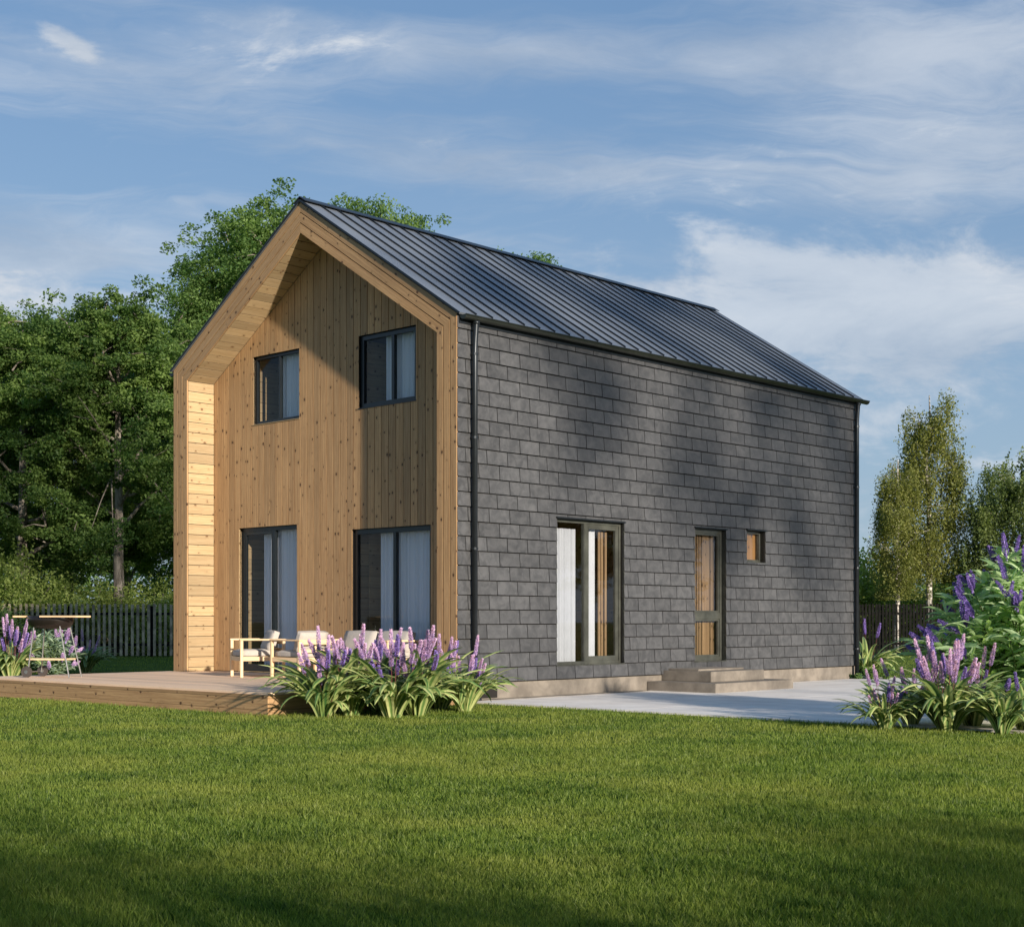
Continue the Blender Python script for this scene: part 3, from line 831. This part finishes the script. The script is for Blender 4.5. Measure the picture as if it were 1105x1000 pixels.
def tree_meshes(seed, H, crown0, radius, leafm, barkm, leaf_size=.15, nleaf=42000, trunk_r=.22, limbs=18, shape='round', clump=.75, lean=0.0, fill=45):
    r = np.random.default_rng(seed); tb = MB(); pts = []; rad = []
    p = Vector((0, 0, -.1)); n = 10
    for i in range(n+1):
        f = i/n; pts.append(Vector((lean*H*f*f+r.normal()*.05*H*.1*f, r.normal()*.05*H*.1*f, H*(.93 if shape != 'birch' else .64)*f-.1))); rad.append(trunk_r*(1-f)**.8+.02)
    tb.tube(pts, rad, 9, var=.5)
    def along(f):
        f = min(max(f, 0), .999)*n; i = int(f); return pts[i].lerp(pts[i+1], f-i)
    centers = []
    for k in range(limbs):
        f = crown0/H+(1-crown0/H)*((k+.5)/limbs)**.9*.95
        az = k*2.399+r.uniform(-.4, .4)
        g_ = (f-crown0/H)/(1-crown0/H)
        prof = {'round': math.sin(math.pi*min(1, .18+.80*g_))**.6, 'birch': .95-.35*max(0, g_-.6)/.4-.3*max(0, .2-g_)/.2, 'oval': math.sin(math.pi*(.12+.8*g_))**.8}[shape]
        Lb = radius*max(.25, prof)*r.uniform(.75, 1.1)
        st = along(f*.92); rr0 = max(.025, rad[int(f*.92*n)]*.45)
        lp, lr = limb(st, (math.cos(az), math.sin(az), .35 if g_ < .7 else .9), Lb, rr0, r)
        tb.tube(lp, lr, 6, var=.5)
        for q in range(6):
            i = 2+int(r.integers(0, 4)); base = lp[min(i, 5)]
            d2 = Vector((math.cos(az)+r.normal()*.8, math.sin(az)+r.normal()*.8, r.normal()*.6+.2))
            sp, sr = limb(base, d2, Lb*.38*r.uniform(.6, 1.2), lr[min(i, 5)]*.5+.01, r, 3)
            tb.tube(sp, sr, 5, False, var=.5); centers.append((sp[-1], clump*r.uniform(.6, 1.15)))
        centers.append((lp[-1], clump))
    if shape != 'birch':
        dome = lambda z_: radius*1.08*math.sqrt(max(.06, 1-((min(1, max(0, (z_-crown0*.75)/(H*.95-crown0*.75)))-.42)/.62)**2))
        base_c = [c for c, _ in centers]
        for k in range(fill):
            g_ = r.uniform(0, 1)**.85; zz = crown0*.75+(H*.95-crown0*.75)*g_
            az = r.uniform(0, 6.283); rr_ = dome(zz)*math.sqrt(r.uniform(.12, .95))
            c = Vector((math.cos(az)*rr_, math.sin(az)*rr_, zz))
            b_ = min(base_c, key=lambda q: (q-c).length+(2 if q.z > c.z+.3 else 0))
            tb.tube([b_, b_.lerp(c, .5)+Vector((0, 0, .1)), c], [.03, .02, .008], 5, False, var=.5)
            centers.append((c, clump*r.uniform(.75, 1.25)))
        centers = [(Vector((c.x*min(1, dome(c.z)/max(.01, math.hypot(c.x, c.y))), c.y*min(1, dome(c.z)/max(.01, math.hypot(c.x, c.y))), min(c.z, H*.95))), q) for c, q in centers]
    P = []; Vv = []; per = nleaf//len(centers)
    for c, cr in centers:
        tone = r.uniform(.15, .85)
        if shape == 'birch':
            ns = 16
            for s_ in range(ns):
                o = np.array(c)+r.normal(size=3)*cr*np.array([.55, .55, .35]); Ls = r.uniform(.5, 2.0)
                m_ = per//ns; tt = r.uniform(0, 1, m_)
                q = o+np.stack([r.normal(size=m_)*.05, r.normal(size=m_)*.05, -tt*Ls], 1)+np.outer(tt, np.append(r.normal(size=2)*.15, 0))
                P.append(q); Vv.append(np.full(m_, tone))
        else:
            # several small leafy sprays inside one clump
            ns = 7; m_ = per//ns
            for s_ in range(ns):
                o = np.array(c)+r.normal(size=3)*cr*np.array([.55, .55, .38])
                d = r.normal(size=(m_, 3)); d /= np.linalg.norm(d, axis=1)[:, None]
                q = o+d*(r.uniform(0, 1, m_)**.5)[:, None]*cr*.50*np.array([1, 1, .6])
                P.append(q); Vv.append(np.full(m_, np.clip(tone+r.normal()*.12, 0, 1)))
    P = np.concatenate(P); Vv = np.concatenate(Vv)
    ok = P[:, 2] > (.3 if shape != 'birch' else 2.3); P = P[ok]; Vv = Vv[ok]
    lm = leaf_mesh('crown', P, M[leafm], leaf_size, seed, 1.7, .35, Vv, droop=(.8 if shape == 'birch' else None))
    tm = tb.build('trunk', M[barkm], None, smooth=True, merge=False); tme = tm.data; bpy.data.objects.remove(tm)
    return tme, lm
def tree(name, meshes, label, x, y, rz, sc=1, scz=None, group=None):
    o = thing(name, label, 'tree', (x, y, 0), rz, group); link('trunk', meshes[0], o); link('crown', meshes[1], o)
    o.scale = (sc, sc, scz or sc); return o
def X_(px, D): return (px-552.5)/1572*D
A1 = tree_meshes(1, 12.6, 4.9, 3.5, 'leaf', 'bark', .125, 120000, .20, 20, fill=62)
A2 = tree_meshes(2, 13.0, 2.6, 3.6, 'leaf', 'bark', .125, 120000, .22, 20, fill=62)
A3 = tree_meshes(3, 18.0, 6.0, 4.3, 'leaf2', 'bark', .14, 200000, .30, 22, 'round', 1.05, fill=200)
B1 = tree_meshes(4, 14.0, 4.0, 1.6, 'birch_leaf', 'birch_bark', .10, 34000, .12, 24, 'birch', .34)
B2 = tree_meshes(5, 11.2, 2.0, 2.5, 'willow_leaf', 'birch_bark', .11, 50000, .14, 18, 'birch', .5)
GT = 'broadleaf trees behind the left fence'
for (px, D, me, rz, sc, lab) in (
    (128, 50, A1, .3, 1.0, 'broadleaf tree whose pale trunk shows above the fence midway between grill and house'),
    (24, 51, A2, 1.1, .96, 'broadleaf tree with thick dark trunk rising above the grill at the left edge'),
    (-70, 54, A1, 2.2, 1.0, 'broadleaf tree just cut by the left edge of the picture'),
    (75, 61, A2, 4.0, 1.08, 'dense tree closing the gap between the two nearest trunks on the left'),
    (195, 60, A1, 3.4, 1.02, 'rounded tree crown touching the left eave of the house'),
    (-15, 64, A1, 5.2, 1.10, 'taller tree standing behind the dark trunk at the far left'),
    (135, 67, A2, .9, 1.05, 'tree filling the back row behind the pale trunk')):
    tree('broadleaf_tree', me, lab, X_(px, D), D, rz, sc, None, GT)
tree('tall_broadleaf_tree', A3, 'tallest tree, bright green crown rising behind the gable peak', X_(310, 58), 58, .6, 1.08, 1.01)
tree('tall_broadleaf_tree', A3, 'bright green treetop peeping over the front end of the ridge', X_(400, 60), 60, 3.6, .85, 1.045)
tree('tall_broadleaf_tree', A3, 'distant tree with only its top showing over the middle of the roof ridge', X_(548, 74), 74, 2.6, 1.1, 1.12)
tree('tall_broadleaf_tree', A3, 'bright tree crown standing between the left eave and the tallest tree', X_(250, 57), 57, 4.4, .72, .86)
tree('birch_tree', B1, 'slender birch with feathery crown, taller of the pair right of the house', X_(1003, 58), 58, .4, 1.05, 1.14)
tree('birch_tree', B1, 'shorter birch close to the slate wall corner', X_(968, 57), 57, 2.9, .82, .84)
tree('weeping_tree', B2, 'drooping pale green tree above the flowering bush at right edge', X_(1092, 57), 57, .5, .95, .92)
tree('weeping_tree', B2, 'drooping tree cut off by the right edge of the picture', X_(1150, 60), 60, 1.9, 1.15)
# trees outside the frame that shade wall and lawn and show in the panes
def shade_tree(x, y, me, rz, sc, scz, lab): tree('garden_tree', me, lab, x, y, rz, sc, scz, 'garden trees behind the viewer')
SH = tree_meshes(8, 17, 9, 2.7, 'leaf', 'bark', .17, 7600, .10, 12, 'oval', .7, fill=4)
for (x, y, rz, sc, scz, lab) in ((25.6, -15, .2, 1.0, 1.85, 'nearest the lawn'), (28.4, -12, 2.0, 1.0, 1.6, 'in the middle'), (31.2, -9.5, 4.0, 1.0, 1.6, 'farthest right')):
    shade_tree(x, y, SH, rz, sc, scz, 'tall loose garden tree out of view behind the viewer, '+lab)
shade_tree(36, 29.5, A2, 2.0, .8, .8, 'leafy garden tree far right of the patio reflected in the tall slate wall window')
shade_tree(40, 25, A1, 2.0, .8, .8, 'second garden tree right of the patio, standing farther out')
shade_tree(33, 24.5, A1, 1.0, .7, .7, 'garden tree beyond the right edge reflected in the slate wall windows')

# undergrowth shrubs behind fences
def shrub_meshes(seed, rx, h, m, n=9000, size=.11, nb=26):
    r = np.random.default_rng(seed); P = []; Vv = []; tb = MB()
    for k in range(nb):
        az = r.uniform(0, 6.28); rr = rx*math.sqrt(r.uniform(0, 1)); zz = h*r.uniform(.15, 1)*(1-.45*(rr/rx)**2)
        c = np.array([rr*math.cos(az), rr*math.sin(az), zz]); cr = h*.2; m_ = n//nb
        d = r.normal(size=(m_, 3)); d /= np.linalg.norm(d, axis=1)[:, None]
        P.append(c+d*(r.uniform(0, 1, m_)**.45)[:, None]*cr); Vv.append(np.full(m_, r.uniform(.1, .9)))
        tb.tube([(0, 0, 0), tuple(c*np.array([.4, .4, .5])), tuple(c)], [.03, .02, .008], 5, False)
    P = np.concatenate(P); Vv = np.concatenate(Vv); P += r.normal(size=P.shape)*h*.045; ok = P[:, 2] > .02
    tm = tb.build('stem', M['bark'], None); tme = tm.data; bpy.data.objects.remove(tm)
    return tme, leaf_mesh('foliage', P[ok], M[m], size, seed, 1.7, .3, Vv[ok])
def shrub(name, me, lab, x, y, rz, sc, scz, group, cat='shrub'):
    o = thing(name, lab, cat, (x, y, 0), rz, group); link('stem', me[0], o); link('foliage', me[1], o); o.scale = (sc, sc, scz); return o
U1 = shrub_meshes(21, 1.7, 2.6, 'shrub_leaf', 8000, .11, 44)
U2 = shrub_meshes(22, 1.9, 2.4, 'shrub_leaf', 8000, .11, 40)
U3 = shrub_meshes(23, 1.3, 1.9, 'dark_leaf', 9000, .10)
GS = 'wild shrubs behind the left fence'
wl = ['above the left end of the picket fence', 'just right of the dark left trunk', 'left of the pale trunk', 'under the pale trunk', 'right of the pale trunk', 'beside the left house corner', 'at the far left edge']
for i, (px, D, sc, scz) in enumerate(((10, 47.8, 1.1, 1.30), (50, 48.9, .8, .85), (86, 48.6, .9, .95), (122, 56, 1.0, 1.0), (164, 49.4, .8, .95), (196, 49.4, 1.0, .9), (-30, 48.4, 1.2, 1.3))):
    shrub('wild_shrub', (U1, U2)[i % 2], 'light green wild shrub '+wl[i], X_(px, D), D, i*1.3, sc, scz, GS)
for i, (px, D, sc, scz, w_) in enumerate(((940, 63, 1.4, 1.6, 'beside the slate wall corner'), (985, 64, 1.4, 1.25, 'under the birch trunks'), (1035, 62, 1.4, 1.45, 'right of the birch pair'), (1080, 63, 1.5, 1.5, 'behind the flowering bush'), (1125, 62, 1.5, 1.5, 'past the right picture edge'), (905, 63, 1.4, 1.6, 'hidden behind the slate corner'))):
    shrub('hedge_shrub', (U2, U1)[i % 2], 'bright green hedge shrub '+w_, X_(px, D), D, i*1.7, sc, scz, 'hedge shrubs behind the right fence')
# distant wood closes the horizon
r = np.random.default_rng(5); P = []; Vv = []
for k in range(420):
    x = r.uniform(-150, 150); c = np.array([x, 115+r.uniform(-4, 12), r.uniform(.5, 6.5)]); m_ = 90
    d = r.normal(size=(m_, 3)); P.append(c+d*np.array([1.6, 1.2, 1.1])); Vv.append(np.full(m_, r.uniform(.1, .9)))
o = link('distant_wood', leaf_mesh('distant_wood', np.concatenate(P), M['leaf2'], .55, 9, 1.5, .3, np.concatenate(Vv)))
tag(o, 'low green wood along the horizon behind the garden trees', 'woodland', kind='stuff')
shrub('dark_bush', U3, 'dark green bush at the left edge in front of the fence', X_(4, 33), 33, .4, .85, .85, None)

# strap-leaf plants with flower spikes ------------------------------
def strap_mesh(seed, n, L, wd):
    r = np.random.default_rng(seed); b = MB()
    for k in range(n):
        az = r.uniform(0, 6.283); l = L*r.uniform(.55, 1.1); w = wd*r.uniform(.7, 1.2)
        rr = r.uniform(0, .10); p = Vector((math.cos(az)*rr, math.sin(az)*rr, 0)); pitch = R(r.uniform(58, 86)); end = R(r.uniform(-85, 5))
        seg = 9; hd = Vector((math.cos(az), math.sin(az), 0)); side = Vector((-math.sin(az), math.cos(az), 0)); var = float(r.uniform(0, 1)); pr = None
        tw = r.uniform(-.5, .5)
        for i in range(seg+1):
            f = i/seg; ang = pitch+(end-pitch)*f**1.35; d = hd*math.cos(ang)+Vector((0, 0, math.sin(ang)))
            ww = w*(math.sin(math.pi*min(.97, .12+f*.88))**.55)*.5*(1 if f < .98 else .1)
            sd_ = (side*math.cos(tw*f)+d.cross(side)*math.sin(tw*f)); up = d.cross(sd_)*-1
            cur = (p-sd_*ww+up*ww*.35, p.copy(), p+sd_*ww+up*ww*.35)
            if pr:
                f0 = (i-1)/seg
                b.poly([pr[0], pr[1], cur[1], cur[0]], [(f0, 0), (f0, .5), (f, .5), (f, 0)], var)
                b.poly([pr[1], pr[2], cur[2], cur[1]], [(f0, .5), (f0, 1), (f, 1), (f, .5)], var)
            pr = cur; p = p+d*(l/seg); p.z = max(p.z, .015)
    o = b.build('leaf_clump', M['strap'], None, smooth=True); me = o.data; bpy.data.objects.remove(o); return me
def spike_mesh(seed, stem, hd, rad, pm, sm='stem', npet=150, petal=.016):
    """stem tube, then tapered head of small petals; two material slots"""
    r = np.random.default_rng(seed); b = MB(); ln = Vector((r.normal()*.06, r.normal()*.06, 1)).normalized()
    b.tube([(0, 0, 0), ln*stem*.5, ln*(stem+hd*.9)], [.006, .005, .002], 5, False); ns = len(b.f)
    for k in range(npet):
        f = r.uniform(0, 1); az = r.uniform(0, 6.283); rr = rad*(math.sin(math.pi*min(1, .16+.84*f))**.7*.75+.25*(1-f))
        c = ln*(stem+f*hd)+Vector((math.cos(az)*rr*.7, math.sin(az)*rr*.7, 0)); o_ = Vector((math.cos(az), math.sin(az), .7)).normalized()
        s_ = Vector((-math.sin(az), math.cos(az), r.normal()*.4)).normalized()*petal*.5
        b.poly([c-s_, c+o_*petal*.3-s_*.9+Vector((0, 0, -.003)), c+o_*petal*1.2, c+s_], None, float(np.clip(f*.5+r.uniform(-.1, .6), 0, 1)))
    o = b.build('flower_spike', M[pm], None); me = o.data; me.materials.append(M[sm])
    idx = np.zeros(len(me.polygons), dtype=np.int32); idx[:ns] = 1; me.polygons.foreach_set('material_index', idx)
    bpy.data.objects.remove(o); return me
SP = [spike_mesh(30+i, .50+.05*i, .23+.02*(i % 3), .027, 'lilac' if i % 3 else 'violet', npet=270, petal=.021) for i in range(6)]
STR = [strap_mesh(40+i, 76, 1.12, .105) for i in range(3)]
def flower_plant(label, x, y, sc, nsp, seed, spread=.24, group='striped leaved plants with lilac spikes', hs=1.0):
    o = thing('lilyturf_plant', label, 'flowering plant', (x, y, 0), seed*1.1, group); o.scale = (sc, sc, sc)
    link('leaf_clump', STR[seed % 3], o); rr = random.Random(seed)
    for k in range(nsp):
        s_ = link('flower_spike', SP[rr.randrange(6)], o); a = rr.uniform(0, 6.28); q = math.sqrt(rr.random())
        s_.location = (math.cos(a)*q*.07, math.sin(a)*q*.07, 0); tl = Vector((math.cos(a)*q*.42, math.sin(a)*q*.42, 1)); s_.rotation_euler = tl.to_track_quat('Z', 'Y').to_euler(); z_ = hs*rr.uniform(.80, 1.18); s_.scale = (1, 1, z_)
    return o
def FP(px, py, lab, sc, n, seed, **k):
    D = 1.2*1572/(py-668); return flower_plant(lab, X_(px, D), D, sc, n, seed, **k)
FP(350, 774, 'striped leaved plant with lilac spikes, leftmost beside the deck corner', .95, 15, 1)
FP(378, 772, 'striped leaved plant second along from the deck corner', 1.0, 15, 2)
FP(404, 766, 'striped leaved plant set back behind its neighbours in front of the armchair', 1.1, 15, 12)
FP(424, 774, 'striped leaved plant with broad arching leaves in the middle of the bed', 1.0, 15, 3)
FP(450, 772, 'striped leaved plant in front of the right end of the sofa', 1.0, 15, 14)
FP(474, 765, 'striped leaved plant just left of the right timber post', .98, 14, 15)
FP(502, 768, 'smaller striped leaved plant in front of the right timber post', .84, 14, 4)
FP(955, 788, 'low striped leaved plant at the front edge of the patio', .60, 12, 5)
FP(983, 783, 'striped leaved plant wedged between the low one and the large pink spiked one', .72, 12, 16)
FP(1022, 789, 'large striped leaved plant with pink spikes in front of the purple bush', .86, 24, 6, hs=1.15)
FP(1050, 785, 'striped leaved plant pressed against the purple bush', .80, 10, 17)
FP(1082, 792, 'striped leaved plant at the foot of the purple flowering bush', .70, 0, 7)
FP(1108, 790, 'striped leaved plant cut by the right edge of the picture', .75, 2, 8)
FP(12, 733, 'striped leaved plant with lilac spikes left of the grill', 1.1, 18, 9, hs=1.15)
FP(92, 727, 'small lilac flowered plant right of the grill', .85, 12, 10)
FP(935, 731, 'narrow leaved plant at the far corner of the slate wall', 1.0, 4, 11, hs=1.25)
SB = shrub_meshes(25, 2.1, 3.3, 'leaf', 5000, .16, 30)  # shrub row out of view, added to shade the near lawn
for (x, y, sc, scz, w_) in ((-1.5, -3.2, 1, .85, 'leftmost'), (3.0, -3.0, 1, 1.12, 'second from the left'), (7.2, -3.4, 1, .95, 'third from the left'), (11.5, -3.0, 1, .9, 'fourth from the left'), (5.1, -3.6, 1, 1.1, 'between the second and third'), (9.4, -3.3, 1, 1.12, 'between the third and fourth'), (13.5, -3.0, 1, 1.05, 'second from the right'), (15.8, -3.2, 1, 1.1, 'rightmost')):
    shrub('shade_shrub', SB, 'unseen shrub added to shade the near lawn, '+w_, x, y, x, sc, scz, 'unseen shrubs shading the near lawn')
g3 = shrub_meshes(51, .45, .34, 'leaf2', 1600, .07, 12)
q = hw(11.35, -.25); shrub('ground_cover_plant', g3, 'low green plant under the far downpipe', q.x, q.y, 0, 1, 1, None, 'plant')

# buddleia bush ------------------------------------------------------
def lance(b, p, d, up, L, w, var):
    d = d.normalized(); s_ = d.cross(up).normalized(); seg = 4; pr = None
    for i in range(seg+1):
        f = i/seg; ww = w*.5*math.sin(math.pi*min(.98, .06+.94*f))**.8; dd = (d+Vector((0, 0, -.9*f*f))).normalized()
        cur = (p-s_*ww+up*ww*.3, p.copy(), p+s_*ww+up*ww*.3)
        if pr: b.poly([pr[0], pr[1], cur[1], cur[0]], None, var); b.poly([pr[1], pr[2], cur[2], cur[1]], None, var)
        pr = cur; p = p+dd*(L/seg)
def panicle_mesh(seed, L, rad, pm, npet=260, petal=.02):
    r = np.random.default_rng(seed); b = MB()
    for k in range(npet):
        f = r.uniform(0, 1); az = r.uniform(0, 6.283); rr = rad*(1-f)**.55*(.35+.65*min(1, f*6))
        c = Vector((math.cos(az)*rr, math.sin(az)*rr, f*L)); o_ = Vector((math.cos(az), math.sin(az), .5)).normalized()
        s_ = Vector((-math.sin(az), math.cos(az), r.normal()*.5)).normalized()*petal*.55
        b.poly([c-s_, c+o_*petal*.7-s_*.2, c+o_*petal*.8+s_*.4, c+s_], None, float(r.uniform(0, 1)*.8+.2*f))
    b.tube([(0, 0, -.05), (0, 0, L*.9)], [rad*.45, .003], 6, False)
    o = b.build('flower_panicle', M[pm], None); me = o.data; bpy.data.objects.remove(o); return me
PN = [panicle_mesh(60+i, .20+.03*i, .027, 'violet') for i in range(3)]
PL = [panicle_mesh(65+i, .20, .035, 'lilac') for i in range(2)]
def bush(name, label, x, y, H, Rr, nst, lm, pans, pr_, seed, lsz=.26, z0=.0):
    o = thing(name, label, 'bush', (x, y, 0), 0); r = random.Random(seed); sb = MB(); lb = MB()
    for k in range(nst):
        az = k*2.399+r.uniform(-.3, .3); q = math.sqrt((k+.5)/nst); el = math.acos(min(.99, q*1.02))
        tgt = Vector((math.cos(az)*Rr*q, math.sin(az)*Rr*q, H*(.25+.72*math.cos(q*1.35)*r.uniform(.82, 1.05))))
        if q > .75 and k % 2: tgt.z = H*r.uniform(.2, .55)
        mid = Vector((tgt.x*.45, tgt.y*.45, tgt.z*.62)); base = Vector((tgt.x*.12, tgt.y*.12, 0))
        pts = []
        for i in range(7):
            f = i/6; pts.append(base.lerp(mid, f).lerp(mid.lerp(tgt, f), f))
        sb.tube(pts, [.014*(1-.7*i/6) for i in range(7)], 5, False)
        for i in range(2, 7):
            dirn = (pts[i]-pts[i-1]).normalized(); m_ = 4 if i < 6 else 9
            for w in range(m_):
                a = r.uniform(0, 6.28); sd = Vector((math.cos(a), math.sin(a), r.uniform(-.25, .5)))
                p = pts[i-1].lerp(pts[i], r.random())
                d = (sd+dirn*r.uniform(.2, .8)).normalized(); up = Vector((0, 0, 1)) if abs(d.z) < .9 else Vector((1, 0, 0))
                up = (up+Vector((r.uniform(-1, 1), r.uniform(-1, 1), 0))*1.1); up = (up-d*up.dot(d)).normalized()
                lance(lb, p, d, up, lsz*r.uniform(.6, 1.15), lsz*.17, r.random())
        if r.random() < pr_:
            for w in range(1 if r.random() < .6 else 2):
                f_ = link('flower_panicle', pans[r.randrange(len(pans))], o); f_.location = pts[-1]
                d = (pts[-1]-pts[-2]).normalized()+Vector((r.uniform(-.5, .5), r.uniform(-.5, .5), r.uniform(-.1, .5)))
                f_.rotation_euler = d.to_track_quat('Z', 'Y').to_euler(); s_ = r.uniform(.8, 1.15)*max(lsz, .26)/.26 if lsz < .25 else r.uniform(.85, 1.2); f_.scale = (s_, s_, s_)
    sb.build('stem', M['green_stem'], o); lb.build('foliage', M[lm], o, smooth=True)
    return o
bush('butterfly_bush', 'large green bush with violet flower cones at the right edge', 5.95, 16.9, 1.98, 1.22, 135, 'bud_leaf', PN, .62, 3, .34)
bush('lavender_shrub', 'small pale leaved bush with lavender flowers behind the grill', X_(55, 29.5), 29.5, 1.0, .62, 40, 'grey_leaf', PL, .6, 5, .2)

# ------------------------------------------------------------------ grass blades
def grass():
    r = np.random.default_rng(77)
    Ds = []; n_tot = 0; Xs = []
    for (d0, d1, n, sprd) in ((4.6, 9, 430000, .46), (9, 14, 280000, .44), (14, 22, 200000, .44), (22, 47, 70000, .42)):
        if True:
            u = r.uniform(0, 1, n); D = (d0*d0+u*(d1*d1-d0*d0))**.5 if d0 > 14 else d0*(d1/d0)**u
            x = r.uniform(-1, 1, n)*(D*sprd+.6)
        Ds.append(D); Xs.append(x)
    D = np.concatenate(Ds); x = np.concatenate(Xs)
    dx = x-C0.x; dy = D-C0.y; s = dx*HU.x+dy*HU.y; t = dx*HV.x+dy*HV.y
    wob = .03*np.sin(t*9)+.02*np.sin(t*23)
    bad = ((s > .1+wob) & (t < 0) & (s < 12.05+wob) & (t > -15)) | ((s > 0) & (s < LEN+.1) & (t > -.01) & (t < WID)) | ((s > -3.60) & (s < .1) & (t > -.30) & (t < 7.13))
    D = D[~bad]; x = x[~bad]; n = len(D)
    hgt = np.clip(.026+.010*r.normal(size=n), .010, .06)*(1+.25*np.sin(x*1.7+D*.9)*np.sin(D*1.3)); tuft = (np.sin(x*7.3+1.3*np.sin(D*5.1))*np.sin(D*8.9+1.7*np.sin(x*4.3)) > .80); hgt = np.where(tuft, hgt*1.45, hgt); wd = (.0024+.00022*D)*r.uniform(.7, 1.3, n)
    az = r.uniform(0, 2*np.pi, n); b = r.uniform(0, 2*np.pi, n); lean = r.uniform(.1, .75, n)*hgt
    base = np.stack([x, D, np.zeros(n)], 1); sd = np.stack([np.cos(az), np.sin(az), np.zeros(n)], 1)*wd[:, None]*.5
    ld = np.stack([np.cos(b), np.sin(b), np.zeros(n)], 1)*lean[:, None]; up = np.array([0, 0, 1.0])
    mid = base+up*(hgt*.55)[:, None]+ld*.35; tip = base+up*hgt[:, None]+ld
    V = np.stack([base-sd, base+sd, mid+sd*.8, tip, mid-sd*.8], 1).reshape(-1, 3)
    F = np.arange(n*5).reshape(n, 5)
    me = mesh_np('lawn_grass', V, None, F, None, np.clip(r.uniform(0, 1, n)-.25*tuft+.12*np.sin(x*2.1+D)*np.sin(D*3.3-x), 0, 1), M['grass'])
    o = link('lawn_grass', me); tag(o, 'short mown green grass covering the lawn', 'grass', kind='stuff')
grass()
